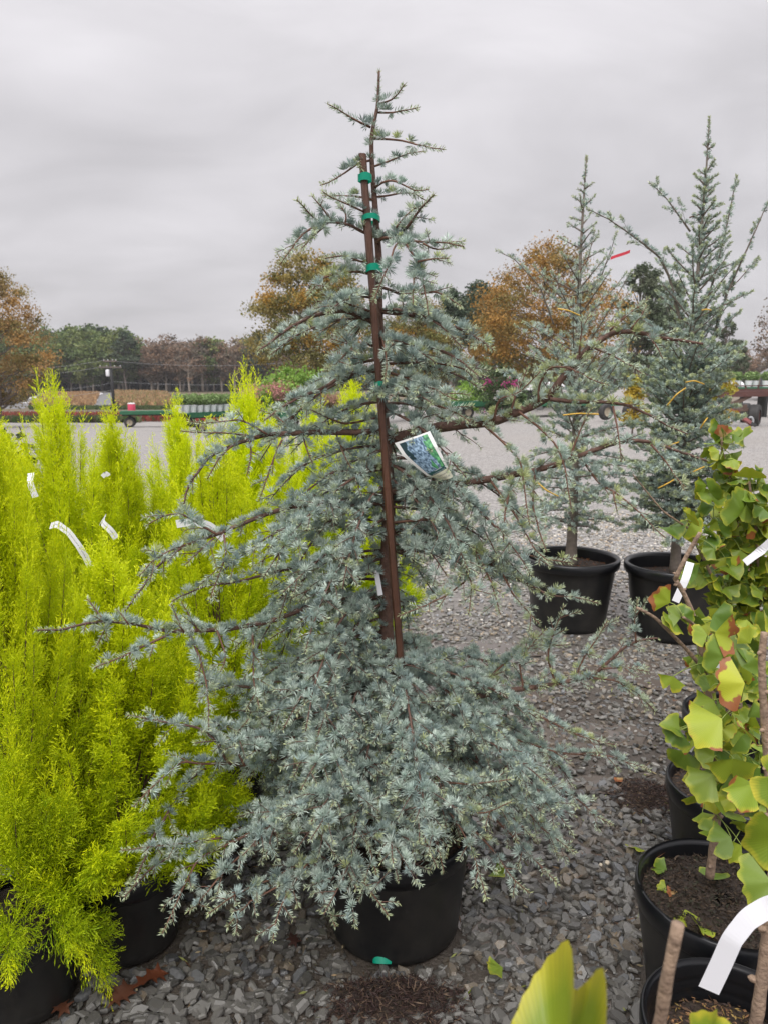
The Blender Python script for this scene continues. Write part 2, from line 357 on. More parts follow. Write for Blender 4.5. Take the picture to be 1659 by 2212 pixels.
def bed(name, label, cat, q4, n, hh, cols, w=.12, rows=0, lift=0):
    q4 = np.array(q4, float); u = rng.random((n, 1)); v = rng.random((n, 1))
    if rows: v = (np.floor(v*rows)+.5+rng.normal(0, .17, (n, 1)))/rows; v = np.clip(v, 0, 1)
    p = (q4[0]*(1-u)+q4[1]*u)*(1-v)+(q4[3]*(1-u)+q4[2]*u)*v
    B = np.column_stack([p, H(p[:, 0], p[:, 1])]); D = nrm(np.column_stack([rng.normal(0, .35, (n, 2)), np.ones(n)]))
    cols = np.array(cols); ci = cols[rng.integers(0, len(cols), n)]*rng.uniform(.75, 1.2, (n, 1))
    gb = GB().diamonds(B, D, hh*rng.uniform(.6, 1.1, n), w*rng.uniform(.6, 1.4, n), ci, .55)
    return tag(link(name, gb.mesh(name, M['grass'])), label, cat, None, 'stuff')
tan = [(.42, .26, .13), (.36, .22, .12), (.48, .33, .18)]
bed('grass_bed', 'tan ornamental grass rows left of the grey path, in the far field', 'grass', quadD([(60, 882), (197, 882), (214, 852), (100, 852)]), 9000, 1.0, tan, .5, 9)
bed('grass_bed', 'tan and green grass rows behind the pink drum, in the far field', 'grass', quadD([(243, 882), (378, 882), (358, 851), (247, 849)]), 9000, 1.1, tan+[(.22, .22, .08)], .5, 9)
bed('dark_bed', 'dark purple plants in rows at the far left of the field', 'plants', quadD([(-40, 878), (20, 878), (82, 852), (-30, 850)]), 5000, .7, [(.06, .03, .035), (.08, .04, .05), (.05, .05, .03)], .5, 8)
bed('green_edge', 'low green planting along the front of the tan grass rows', 'plants', quadD([(60, 886), (380, 886), (380, 882), (62, 881)]), 3000, .6, [(.08, .12, .04), (.1, .13, .05)], .45)
bed('red_bed', 'long bed of red flowers beyond the gravel lot', 'flowers', [(XD(-30, 66), 66), (XD(470, 62), 62), (XD(470, 93), 93), (XD(-30, 93), 93)], 9000, .75, [(.30, .06, .05), (.36, .10, .075), (.25, .06, .05), (.16, .15, .06)], .3, 10)
bed('green_border', 'low green border in front of the red flowers', 'plants', [(XD(-30, 60), 60), (XD(300, 60), 60), (XD(300, 66), 66), (XD(-30, 66), 66)], 4500, .6, [(.07, .12, .035), (.10, .14, .05), (.14, .12, .07)], .25)
for k, (x, y) in enumerate([(60, 863), (71, 862), (79, 861), (52, 873), (198, 880), (206, 867), (212, 855), (216, 853), (10, 876), (14, 874)]):
    Y = YD(y); X = XD(x, Y); g_ = GB(); r_ = .55
    g_.lathe([(0, 0), (r_*.9, .05), (r_, .25), (r_*.7, .42), (0, .47)], 10)
    o = link('sandbag', g_.mesh('sandbag', M['white_paint'], True), None, (X, Y, H(X, Y)), (0, 0, k), (1.3, .8, 1))
    tag(o, 'white sandbag lying along the edge of the field path', 'sandbag', 'sandbags along the field beds')

# ------------------------------------------------------------------ gravel chips
POTS = []           # (x, y, r) kept clear
def stone_variant(seed):
    r = np.random.default_rng(seed); n = int(r.integers(5, 8)); a = np.sort(np.linspace(0, 2*math.pi, n, endpoint=False)+r.uniform(-.32, .32, n))
    rad = r.uniform(.7, 1.0, n); ex = r.uniform(.5, .8); t = r.uniform(.16, .30)
    x = np.cos(a)*rad; y = np.sin(a)*rad*ex; ins = r.uniform(.68, .86)
    tilt = r.uniform(-.08, .08, 2)
    bot = np.column_stack([x*.92, y*.92, -np.full(n, t)]); mid = np.column_stack([x, y, r.uniform(-.05, .05, n)*.6]); top = np.column_stack([x*ins, y*ins, t*.8+x*tilt[0]+y*tilt[1]])
    V = np.vstack([bot, mid, top]); k = np.arange(n); k2 = (k+1) % n
    q = np.vstack([np.column_stack([k, k2, k2+n, k+n]), np.column_stack([k+n, k2+n, k2+2*n, k+2*n])])
    tri = np.array([[2*n, 2*n+j, 2*n+j+1] for j in range(1, n-1)])
    return V, q, tri
SV = [stone_variant(100+i) for i in range(14)]
def rotm(ax, ay, az):
    cx, sx, cy, sy, cz, sz = np.cos(ax), np.sin(ax), np.cos(ay), np.sin(ay), np.cos(az), np.sin(az)
    return np.stack([np.stack([cz*cy, cz*sy*sx-sz*cx, cz*sy*cx+sz*sx], -1), np.stack([sz*cy, sz*sy*sx+cz*cx, sz*sy*cx-cz*sx], -1), np.stack([-sy, cy*sx, cy*cx], -1)], -2)
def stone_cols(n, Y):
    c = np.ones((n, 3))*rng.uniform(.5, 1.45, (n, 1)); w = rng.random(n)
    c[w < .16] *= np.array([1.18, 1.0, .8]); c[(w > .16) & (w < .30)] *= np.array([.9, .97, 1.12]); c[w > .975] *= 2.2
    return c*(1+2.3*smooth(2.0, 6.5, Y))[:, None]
def scatter(y0, y1, dens, xr=lambda Y: .62*Y+.15):
    n = int(dens*(y1-y0)*2*xr(y1)); X = rng.uniform(-xr(y1), xr(y1), n); Y = rng.uniform(y0, y1, n)
    k = np.abs(X) < xr(Y)
    return X[k], Y[k]

# ------------------------------------------------------------------ pots
def pot(label, x, y, r, h, group, lip=.02, soil_z=.82, ribs=False, taper=.84, litter=0, lit_cols=None, rz=0, cat='plant pot'):
    t = thing('plant_pot', label, cat, (x, y, 0), rz, group); POTS.append((x, y, r*.92))
    rb = r*taper
    prof = [(0, .004), (rb*.93, .004), (rb*.985, .012), (rb, .03), (rb+.0, .035)]+[(rb+(r-rb)*s_, .035+(h-.06-.035)*s_) for s_ in np.linspace(.05, 1, 8)]
    part('pot_wall', GB().lathe(prof, 56).mesh('pot_wall', M['plastic'], True), t)
    inn = [(r+.001, h-.06), (r+lip, h-.055), (r+lip+.003, h-.03), (r+lip+.002, h-.006), (r+lip-.004, h), (r+.002, h-.001), (r-.003, h-.008)]
    zz = np.linspace(h-.012, h*soil_z-.04, 14)
    inn += [(r-.005-(r-rb)*(h-z)/h+(.0022*math.sin(i*2.2) if ribs else 0), z) for i, z in enumerate(zz)]
    part('rim', GB().lathe(inn, 56).mesh('rim', M['plastic_rim'], True), t)
    rs = r-.004-(r-rb)*(1-soil_z); nr, na = 9, 36; V = [[0, 0, h*soil_z+.012]]
    for i in range(1, nr+1):
        for a in np.linspace(0, 2*math.pi, na, endpoint=False):
            rr = rs*i/nr; V.append([rr*math.cos(a), rr*math.sin(a), h*soil_z+.012*(1-(i/nr)**2)+(rng.normal(0, .003) if i < nr else -.004)])
    q = [[1+(i-1)*na+j, 1+(i-1)*na+(j+1) % na, 1+i*na+(j+1) % na, 1+i*na+j] for i in range(1, nr) for j in range(na)]
    so = part('soil', mesh_np('soil', V, [np.array(q), np.array([[0, 1+j, 1+(j+1) % na] for j in range(na)])], True, None, [M['soil']]), t)
    if litter:
        n = litter; a = rng.uniform(0, 6.28, n); rr = rs*.97*np.sqrt(rng.random(n))
        B = np.column_stack([rr*np.cos(a), rr*np.sin(a), h*soil_z+.013*(1-(rr/rs)**2)+rng.uniform(.0, .006, n)])
        D = nrm(np.column_stack([rng.normal(size=(n, 2)), rng.normal(.05, .18, n)]))
        cs = np.array(lit_cols or [(.06, .035, .02), (.10, .055, .03), (.03, .02, .014), (.14, .09, .05)])
        part('bark_mulch', GB().diamonds(B, D, rng.uniform(.006, .02, n), rng.uniform(.0025, .006, n), cs[rng.integers(0, len(cs), n)], .5).mesh('bark_mulch', M['chip']), t, True)
    return t
PG1 = 'large rimmed nursery pots on the gravel behind the cedar'
pot('black nursery pot under the weeping cedar, in the middle of the gravel', .03, 1.86, .200, .305, None, .006, .93, taper=.90, litter=900, lit_cols=[(.10, .045, .028), (.15, .07, .04), (.05, .03, .02)])
pot('large black pot with a thick rim and grey trunk, right behind the cedar', 1.158, 4.48, .272, .44, PG1, .022, .84, taper=.83, litter=700, lit_cols=[(.28, .10, .035), (.10, .05, .03), (.06, .035, .02), (.35, .14, .05)])
pot('large black pot with a thick rim, partly hidden by the ginkgo leaves', 1.74, 4.30, .272, .44, PG1, .022, .80, taper=.83, litter=500, lit_cols=[(.25, .10, .04), (.08, .04, .03), (.06, .035, .02)])
PG2 = 'black pots of the ginkgo row'
pot('black ginkgo pot showing bark soil with fallen leaves, right foreground', .82, 1.60, .197, .30, PG2, .005, .86, litter=3000, lit_cols=[(.035, .024, .016), (.05, .032, .02), (.02, .015, .011), (.075, .05, .03), (.03, .03, .015)])
pot('black ribbed ginkgo pot at the bottom right corner beside the white strap', .672, 1.225, .165, .29, PG2, .006, .70, ribs=True, litter=1100, lit_cols=[(.10, .055, .03), (.28, .15, .07), (.04, .025, .02), (.3, .2, .06)])
pot('black ginkgo pot with green weeds in its soil, third of the row', 1.07, 2.08, .19, .30, PG2, .006, .88, litter=900)
pot('black ginkgo pot farthest back in the row behind the leaves', 1.316, 2.57, .19, .30, PG2, .006, .88, litter=400)
pot('black ginkgo pot nearest the camera, below the blurred leaves', .36, .50, .16, .28, PG2, .006, .88, litter=100)
PG3 = 'black pots of the lemon cypresses'
CYP = [  # x, y, height, variant, label
    (-.885, 1.60, 1.46, 0, 'lemon cypress filling the left edge, nearest the camera, spilling over its pot'),
    (-.69, 1.80, 1.14, 1, 'short lemon cypress plume just left of the cedar branches'),
    (-1.08, 2.40, 1.53, 2, 'lemon cypress with the long curved white strap on its stem'),
    (-.95, 2.68, 1.42, 0, 'lemon cypress with a white strap knotted to its dark stem'),
    (-.53, 2.28, 1.40, 2, 'broad lemon cypress directly behind the left cedar branches'),
    (-.50, 2.66, 1.53, 1, 'tall pointed lemon cypress in front of the green wagon'),
    (-.80, 2.98, 1.44, 0, 'lemon cypress in the second row, under the utility pole'),
    (-.29, 2.98, 1.47, 2, 'lemon cypress seen through the left middle cedar branches'),
    (-.10, 3.20, 1.54, 1, 'lemon cypress just left of the brown stake, seen behind it'),
    (-1.50, 2.98, 1.36, 1, 'lemon cypress at the left edge, behind the front plants'),
    (-1.22, 3.15, 1.30, 2, 'lemon cypress at the back of the block, left of the wagon wheel'),
    (-.55, 3.35, 1.36, 2, 'lemon cypress at the back of the block below the white pots')]
for i, (x, y, hh, v, lb) in enumerate(CYP):
    pot(['black pot in the bottom left corner under the yellow foliage', 'black pot standing upright on the gravel left of the cedar pot'][i] if i < 2 else ' '.join(('black pot under the ' + lb).split()[:16]).rstrip(','), x, y, .148 if i == 1 else .14, .265 if i == 1 else .245, PG3, .005, .9)

# single chips in view, then the mass of the gravel
def clear(X, Y, pad=0):
    k = np.ones(len(X), bool)
    for (px, py, pr) in POTS: k &= (X-px)**2+(Y-py)**2 > (pr+pad)**2
    return k
SM = []
for i, (V, q, t) in enumerate(SV): SM.append(mesh_np('stone', V, [q, t], False, np.ones((len(V), 3)), [M['stoneobj']]))
X, Y = scatter(1.25, 2.6, 2100)
k = clear(X, Y, .01); X, Y = X[k], Y[k]
yD = CY+F*np.tan(np.arctan(CAMZ/Y)-PITCH); dep = Y*CP+CAMZ*SP; xD = CX+F*X/dep
vis = (yD < 2225) & (xD > 140) & (xD < 1400)
order = np.argsort(np.where(vis, Y, 99)); single = order[:300]
isS = np.zeros(len(X), bool); isS[single] = True
for j in single:
    s_ = float(rng.uniform(.017, .032)); o = link('stone', SM[int(rng.integers(len(SM)))], ground, (X[j], Y[j], s_*.42), (rng.normal(0, .3), rng.normal(0, .3), rng.uniform(0, 6.28)), (s_, s_*rng.uniform(.7, 1.1), s_*rng.uniform(.9, 1.4)))
gb = GB()
def add_stones(X, Y, smin, smax, zlift=.4):
    n = len(X); vi = rng.integers(0, len(SV), n); s_ = rng.uniform(smin, smax, n)
    for v in range(len(SV)):
        k = np.where(vi == v)[0]; m = len(k)
        if not m: continue
        V, q, t = SV[v]; R = rotm(rng.normal(0, .3, m), rng.normal(0, .3, m), rng.uniform(0, 6.28, m))
        sc = s_[k][:, None]*np.stack([np.ones(m), rng.uniform(.7, 1.1, m), rng.uniform(.9, 1.4, m)], -1)
        P = np.einsum('mij,mvj->mvi', R, V[None]*sc[:, None])+np.stack([X[k], Y[k], s_[k]*zlift*rng.uniform(.3, 1.2, m)], -1)[:, None]
        off = (np.arange(m)*len(V))[:, None, None]
        gb.add(P.reshape(-1, 3), (q[None]+off).reshape(-1, 4), (t[None]+off).reshape(-1, 3), np.repeat(stone_cols(m, Y[k]), len(V), 0))
add_stones(X[~isS], Y[~isS], .014, .031)
X, Y = scatter(1.2, 2.6, 1900); k = clear(X, Y, .0); add_stones(X[k], Y[k], .006, .013, .2)
X, Y = scatter(2.6, 4.6, 1300, lambda Y: .55*Y); k = clear(X, Y) & (X > -.3*Y); add_stones(X[k], Y[k], .012, .023)
X, Y = scatter(4.6, 8.5, 700, lambda Y: .55*Y); k = clear(X, Y) & (X > -.05*Y); add_stones(X[k], Y[k], .014, .026)
gm = gb.mesh('gravel', M['stone']); part('gravel', gm, ground, True)

def puddle(x, y, rx, ry, sd, z):
    r = np.random.default_rng(sd); a = np.linspace(0, 2*math.pi, 40, endpoint=False)
    rad = 1+.28*np.sin(a*2+r.uniform(0, 6))+.2*np.sin(a*3+r.uniform(0, 6))+.12*np.sin(a*7+r.uniform(0, 6))
    V = np.vstack([[0, 0, 0], np.column_stack([np.cos(a)*rad*rx, np.sin(a)*rad*ry, np.zeros(40)])])
    tag(link('puddle', mesh_np('puddle', V, [np.array([[0, 1+j, 1+(j+1) % 40] for j in range(40)])], False, None, [M['water']]), None, (x, y, z)), kind='structure')
for k, (x, y, rx, ry) in enumerate([(.30, 1.80, .07, .10), (.40, 3.45, .30, .22), (.85, 2.95, .22, .16), (.42, 1.38, .10, .08), (.70, 2.25, .10, .10), (.50, 1.60, .07, .08), (1.30, 3.70, .22, .18), (.95, 2.55, .16, .10), (.62, 3.95, .3, .15)]): puddle(x, y, rx, ry, k+1, .0035+.0006*k)

# ------------------------------------------------------------------ debris on the gravel
def mulch(label, x, y, rx, ry, h, n):
    nr, na = 10, 40; V = [[0, 0, h]]
    for i in range(1, nr+1):
        for a in np.linspace(0, 2*math.pi, na, endpoint=False):
            w = 1+.2*math.sin(3*a+x*9)+.12*math.sin(5*a); V.append([rx*w*i/nr*math.cos(a), ry*w*i/nr*math.sin(a), h*(1-(i/nr)**1.6)+rng.normal(0, .0025)-(.01 if i == nr else 0)])
    q = [[1+(i-1)*na+j, 1+(i-1)*na+(j+1) % na, 1+i*na+(j+1) % na, 1+i*na+j] for i in range(1, nr) for j in range(na)]
    t = thing('mulch_pile', label, 'mulch', (x, y, .004))
    part('soil', mesh_np('soil', V, [np.array(q), np.array([[0, 1+j, 1+(j+1) % na] for j in range(na)])], True, None, [M['soil']]), t)
    a = rng.uniform(0, 6.28, n); r = np.sqrt(rng.random(n))*1.12; B = np.column_stack([rx*r*np.cos(a), ry*r*np.sin(a), h*np.maximum(0, 1-r**1.6)+rng.uniform(.001, .012, n)])
    D = nrm(np.column_stack([rng.normal(size=(n, 2)), rng.normal(.05, .25, n)]))
    cs = np.array([(.036, .022, .018), (.058, .032, .024), (.022, .016, .013), (.13, .085, .055), (.045, .024, .022)])
    part('loose_needles', GB().diamonds(B, D, rng.uniform(.012, .03, n), rng.uniform(.0014, .0035, n), cs[rng.integers(0, 5, n)]).mesh('loose_needles', M['chip']), t, True)
p = Gp(850, 2175); mulch('spilled brown needle mulch on the gravel in front of the cedar pot', p[0], p[1], .17, .075, .03, 4200)
p = Gp(1395, 1725); mulch('dark patch of spilled mulch on the gravel beside the third ginkgo pot', p[0], p[1], .13, .11, .022, 2600)

def oak_leaf(label, x, y, s, rz, col):
    half = [(0, -.1), (.05, .0), (.12, .12), (.42, .10), (.20, .26), (.26, .36), (.50, .42), (.24, .50), (.22, .62), (.36, .78), (.14, .78), (.06, .92), (0, 1.05)]
    pts = half+[(-a, b) for a, b in half[-2:0:-1]]
    V = [[a, b, .10*abs(a)*2+.09*math.sin(b*5+a*4)+.02] for a, b in pts]+[[0, b, .02+.05*math.sin(b*5)] for b in (.12, .4, .7)]
    n = len(half); m = len(pts); sp_ = [m, m+1, m+2]; fs = []
    def near(i): return sp_[int(np.argmin([abs(V[i][1]-V[s_][1]) for s_ in sp_]))]
    for i in range(m):
        j = (i+1) % m; a, b = near(i), near(j)
        fs.append([i, j, a]);
        if a != b: fs.append([j, b, a])
    o = link('oak_leaf', mesh_np('oak_leaf', V, [np.array(fs)], True, np.full((len(V), 3), 1.)*np.array(col), [M['leafdeb']]), None, (x, y, .022), (.12, .1, rz), s)
    return tag(o, label, 'leaf', 'fallen oak leaves')
for (x, y, s_, rz, cl_, lb) in [(360, 2120, .085, 2.2, (.14, .04, .016), 'rust red oak leaf on the gravel right of the upright cypress pot'), (240, 2190, .075, -.6, (.11, .04, .02), 'brown oak leaf at the bottom left edge of the gravel'),
        (640, 2060, .05, .4, (.05, .02, .015), 'dark maroon oak leaf between the pots near the gravel centre'), (1030, 1895, .05, 1.0, (.05, .02, .018), 'dark curled oak leaf right of the cedar pot'),
        (150, 2205, .06, 1.2, (.11, .04, .02), 'brown oak leaf beside the bottom left pot')]:
    p = Gp(x, y); oak_leaf(lb, p[0], p[1], s_, rz, cl_)
p = Gp(828, 2100); g_ = GB(); th = np.linspace(0, 2.4, 12); rb_ = np.column_stack([np.cos(th)*.028, np.sin(th)*.016, .02+0*th])
V = np.vstack([rb_, rb_+np.array([0, 0, .016])]); tag(link('tape_scrap', mesh_np('tape_scrap', V, [np.array([[i, i+1, 13+i, 12+i] for i in range(11)])], True, None, [M['tape']]), None, (p[0], p[1], 0), (0.6, 0, 3.1)), 'green tape scrap on the gravel under the front of the cedar pot', 'tape')
for (x, y, s_) in [(1310, 1985-110, .012), (1296, 1880, .009)]:
    p = Gp(x, y); o = link('pale_pebble', mesh_np('pale_pebble', SV[3][0], [SV[3][1], SV[3][2]], False, np.full((len(SV[3][0]), 3), 1.), [M['leafdeb']]), None, (p[0], p[1], .02), (.2, 0, 1), s_)
    o.data.attributes['tint'].data.foreach_set('color', np.tile([.6, .52, .4, 1], len(SV[3][0])))
    tag(o, 'small cream pebble among the grey chips right of the cedar', 'pebble', 'cream pebbles')

n = 2600; X, Y = scatter(1.2, 4.5, 260); k = clear(X, Y, .0); X, Y = X[k], Y[k]; n = len(X)
D = nrm(np.column_stack([rng.normal(size=(n, 2)), rng.normal(.1, .25, n)])); cs = np.array([(.10, .06, .035), (.05, .03, .02), (.26, .18, .10), (.14, .07, .035), (.33, .27, .16), (.20, .22, .06)])
part('litter', GB().diamonds(np.column_stack([X, Y, rng.uniform(.006, .02, n)]), D, rng.uniform(.012, .035, n), rng.uniform(.0015, .007, n), cs[rng.integers(0, 6, n)], .5).mesh('litter', M['chip']), ground, True)

# ------------------------------------------------------------------ blue cedar foliage
BLUE = np.array([(.425, .52, .46), (.485, .575, .505), (.32, .405, .38), (.57, .655, .575)]); TIP = np.array([(.46, .52, .29), (.42, .49, .33), (.50, .55, .27)])
UP = np.array([0, 0, 1.])
def resample(P, step):
    P = np.asarray(P, float); d = np.concatenate([[0], np.cumsum(np.linalg.norm(np.diff(P, axis=0), axis=1))])
    n = max(3, int(d[-1]/step)+1); s_ = np.linspace(0, d[-1], n)
    # smooth the corners
    Q = np.column_stack([np.interp(s_, d, P[:, i]) for i in range(3)])
    for _ in range(2):
        if n > 4: Q[1:-1] = .25*Q[:-2]+.5*Q[1:-1]+.25*Q[2:]
    return Q, d[-1]
def foliage(gb, P, full=True, dens=1.0, K=42, nl=.0190, nw=.0019, tipfrac=.08, bare=0.0, green=0.0, gap=.0104):
    """tufts of needles along a shoot, single needles on its growing tip"""
    P = np.asarray(P); d = np.concatenate([[0], np.cumsum(np.linalg.norm(np.diff(P, axis=0), axis=1))]); Ltot = d[-1]
    tipL = min(tipfrac, Ltot*.6)
    def at(s_):
        p = np.column_stack([np.interp(s_, d, P[:, i]) for i in range(3)])
        q = np.column_stack([np.interp(np.minimum(s_+.004, Ltot), d, P[:, i]) for i in range(3)]); r = np.column_stack([np.interp(np.maximum(s_-.004, 0), d, P[:, i]) for i in range(3)])
        return p, nrm(q-r)
    a, b = bare*Ltot, Ltot-tipL
    m = int((b-a)/gap*dens)
    if m > 0:
        s_ = a+(b-a)*rng.random(m); p, t = at(s_)
        perp = nrm(np.cross(t, rng.normal(size=(m, 3)))); perp = np.where((perp @ UP < -.2)[:, None] & (rng.random(m) < .6)[:, None], -perp, perp)
        A = nrm(perp+.5*UP+.1*t); U = nrm(np.cross(A, rng.normal(size=(m, 3)))); Vv = np.cross(A, U)
        th = np.radians(5+60*rng.random((m, K))**.75); ph = rng.uniform(0, 6.283, (m, K)); sc = rng.uniform(.6, 1.2, m)
        D = A[:, None]*np.cos(th)[..., None]+(U[:, None]*np.cos(ph)[..., None]+Vv[:, None]*np.sin(ph)[..., None])*np.sin(th)[..., None]
        B = (p+A*.004)[:, None]+D*.002
        C = BLUE[rng.integers(0, 4, m)]*rng.uniform(.75, 1.2, (m, 1)); gr = (rng.random(m) < green)[:, None]; C = np.where(gr, TIP[rng.integers(0, 3, m)], C)
        C = np.repeat(C, K, 0)*rng.uniform(.85, 1.15, (m*K, 1))
        Ln = (nl*sc[:, None]*rng.uniform(.8, 1.1, (m, K))).ravel()
        gb.diamonds(B.reshape(-1, 3), D.reshape(-1, 3), Ln, nw*rng.uniform(.8, 1.2, m*K), C, .55)
    n = int(tipL/.00075*dens)
    if n > 0:
        s_ = b+tipL*rng.random(n); p, t = at(s_); perp = nrm(np.cross(t, rng.normal(size=(n, 3))))
        D = nrm(t*.7+perp*.9+UP*.2); f = (s_-b)/max(tipL, 1e-6)
        C = BLUE[rng.integers(0, 4, n)]*(1-f[:, None])**1.0+TIP[rng.integers(0, 3, n)]*f[:, None]**1.0
        gb.diamonds(p, D, nl*.85*(1-.3*f)*rng.uniform(.8, 1.1, n), nw*rng.uniform(.8, 1.2, n), C*rng.uniform(.85, 1.15, (n, 1)), .5)
def droop_path(p0, dr, Ln, droop, n=8, wig=.06):
    """shoot starting along dr and bending under its weight"""
    P = [np.array(p0, float)]; d = nrm(np.array(dr, float)); st = Ln/n
    w = rng.normal(0, wig, 3)
    for i in range(n):
        d = nrm(d+np.array([0, 0, -droop*st*6])+w*.3+rng.normal(0, wig*.35, 3)); P.append(P[-1]+d*st)
    return np.array(P)
def add_branch(tree, path, r0, twigs=True, tw_len=.11, tw_gap=.045, dens=1.0, droop=.5, bare=.0, K=42, green=0.06, tw_start=.15, nl=.0190, nw=.0019, gap=.0104, tipfrac=.09, tip2=.05, pdens=1.05, sub=True, mats=('bark', 'twig'), zmin=None):
    P, Ln = resample(path, .012); wood = GB(); nd = GB()
    r0 = r0*(.62 if r0 < .006 else .85)
    n = len(P); P = P+np.cumsum(rng.normal(0, .0007, (n, 3)), 0)*np.linspace(0, 1, n)[:, None]
    R = r0*(1-.85*np.linspace(0, 1, n))+.0008
    wood.tube(P, R, 7); foliage(nd, P, dens=dens*pdens, bare=bare, K=K, green=green, nl=nl, nw=nw, gap=gap, tipfrac=tipfrac)
    if twigs:
        m = int(Ln/tw_gap); s0 = rng.random()
        for j in range(m):
            f = tw_start+(1-tw_start-.08)*(j+rng.random()*.8)/max(m, 1); i = min(n-2, int(f*(n-1))); t = nrm(P[i+1]-P[i])
            side = nrm(np.cross(t, UP)+1e-6)*(1 if (j % 2) else -1)
            dr = nrm(t*rng.uniform(.5, 1.0)+side*rng.uniform(.5, 1.1)+UP*rng.uniform(-.25, .4)+rng.normal(0, .15, 3))
            ln = tw_len*rng.uniform(.45, 1.25)*(1-.45*f)
            T = droop_path(P[i], dr, ln, droop*rng.uniform(.4, 1.6))
            if zmin is not None:
                bad = np.where(T[:, 2] < zmin)[0]
                if len(bad): T = T[:bad[0]]
                if len(T) < 4: continue
            if tree is cedar and r0 < .0045 and hides_stake(T): continue
            wood.tube(T, np.linspace(.0014, .0007, len(T)), 4, False); foliage(nd, T, dens=dens, K=K, green=green, nl=nl, nw=nw, gap=gap, tipfrac=tip2)
            if sub and ln > .08:
                for q in range(rng.integers(1, 3)):
                    i2 = int(rng.integers(2, 6)) if len(T) > 7 else 1; t2 = nrm(T[i2+1]-T[i2]); d2 = nrm(t2+nrm(np.cross(t2, rng.normal(size=3)))*.9)
                    T2 = droop_path(T[i2], d2, ln*.5, droop); wood.tube(T2, np.linspace(.0010, .0006, len(T2)), 3, False); foliage(nd, T2, dens=dens, K=K, green=green, nl=nl, nw=nw, gap=gap, tipfrac=tip2*.8)
    b = part('branch', wood.mesh('branch', M[mats[0]] if r0 > .0034 else M[mats[1]], True), tree)
    part('needles', nd.mesh('needles', M['needle']), b, True)
    return b

s1 = W(783, 333, 1.84); s0 = W(862, 1385, 1.80)
def hides_stake(T):
    k = (T[:, 1] < 1.83) & (T[:, 1] > .5)
    if not k.any(): return False
    T = T[k]; r = (T[:, 2]-CAMZ)/T[:, 1]; q = np.linspace(0, 1, 30)[:, None]; L_ = s0+(s1-s0)*q; rs = (L_[:, 2]-CAMZ)/L_[:, 1]; xr = np.interp(r, rs, L_[:, 0]/L_[:, 1])
    return bool(((np.abs(T[:, 0]/T[:, 1]-xr) < .016) & (r > rs[2]) & (r < .13)).any()) and rng.random() < .8
cedar = thing('weeping_blue_cedar', 'large weeping blue cedar with drooping silvery needles, centre of the picture', 'tree')
TRK = [(858, 1845, 1.88), (846, 1600, 1.90), (836, 1400, 1.90), (832, 1280, 1.90), (838, 1150, 1.90), (838, 1000, 1.90), (828, 900, 1.90), (822, 780, 1.90), (818, 650, 1.89), (819, 545, 1.88), (814, 512, 1.88), (812, 462, 1.87), (809, 428, 1.87), (807, 395, 1.87), (804, 362, 1.86), (802, 315, 1.86), (804, 275, 1.86), (817, 235, 1.86), (817, 205, 1.86), (819, 153, 1.86)]
TP = np.array([W(*t) for t in TRK]); TPr, _ = resample(TP, .02)
tz = TPr[:, 2]; tr_ = np.interp(tz, [.28, .9, 1.4, 1.8, 2.0, 2.25], [.024, .019, .014, .0085, .006, .002])
part('trunk', GB().tube(TPr, tr_, 12).mesh('trunk', M['bark'], True), cedar)
g_ = GB(); foliage(g_, TPr[tz > 2.0], dens=.6, K=20, tipfrac=.06); part('needles', g_.mesh('needles', M['needle']), cedar, True)
def trunk_at(z): return np.array([np.interp(z, TPr[:, 2], TPr[:, 0]), np.interp(z, TPr[:, 2], TPr[:, 1]), z])
def Z1(l): return [(511.5+.334*x, 127.9+.334*y) for x, y in l]
def Z2(l): return [(511.5+.334*x, 639.4+.334*y) for x, y in l]
def tr(pts, Y0=1.88, Y1=1.85, r=.004, **k):
    n = len(pts); Ys = np.linspace(0, 1, n)**1.0*(Y1-Y0)+Y0
    return add_branch(cedar, [W(x, y, Yv) for (x, y), Yv in zip(pts, Ys)], r, **k)
top = dict(tw_len=.035, tw_gap=.12, dens=1.0, sub=False, droop=.2, green=.15, K=38, tipfrac=.07)
for l, Y1, r in [([(915, 290), (990, 270), (1040, 230), (1085, 165)], 1.80, .0028), ([(915, 345), (1000, 350), (1080, 335), (1165, 320)], 1.82, .0028), ([(865, 440), (800, 410), (720, 370), (660, 325), (595, 295)], 1.80, .0034),
        ([(885, 515), (1000, 518), (1100, 530), (1200, 555), (1345, 580)], 1.80, .0034), ([(880, 695), (960, 670), (1050, 630), (1120, 605), (1205, 590)], 1.9, .003), ([(860, 655), (790, 670), (700, 735), (620, 790), (535, 825)], 1.76, .0034),
        ([(895, 830), (940, 795), (1010, 780), (1080, 810), (1150, 855), (1245, 850)], 1.76, .0036), ([(910, 890), (1000, 880), (1090, 860), (1150, 870), (1230, 920)], 1.9, .003), ([(885, 910), (780, 885), (660, 880), (560, 875)], 1.93, .003),
        ([(900, 1030), (830, 990), (740, 945), (640, 900), (570, 860)], 1.75, .0036), ([(910, 1080), (850, 560), (830, 540)], 1.86, .001)][:-1]:
    tr(Z1(l), 1.865, Y1, r, **top)
mid = dict(tw_len=.055, tw_gap=.055, dens=1.05, sub=False, droop=.4, green=.10)
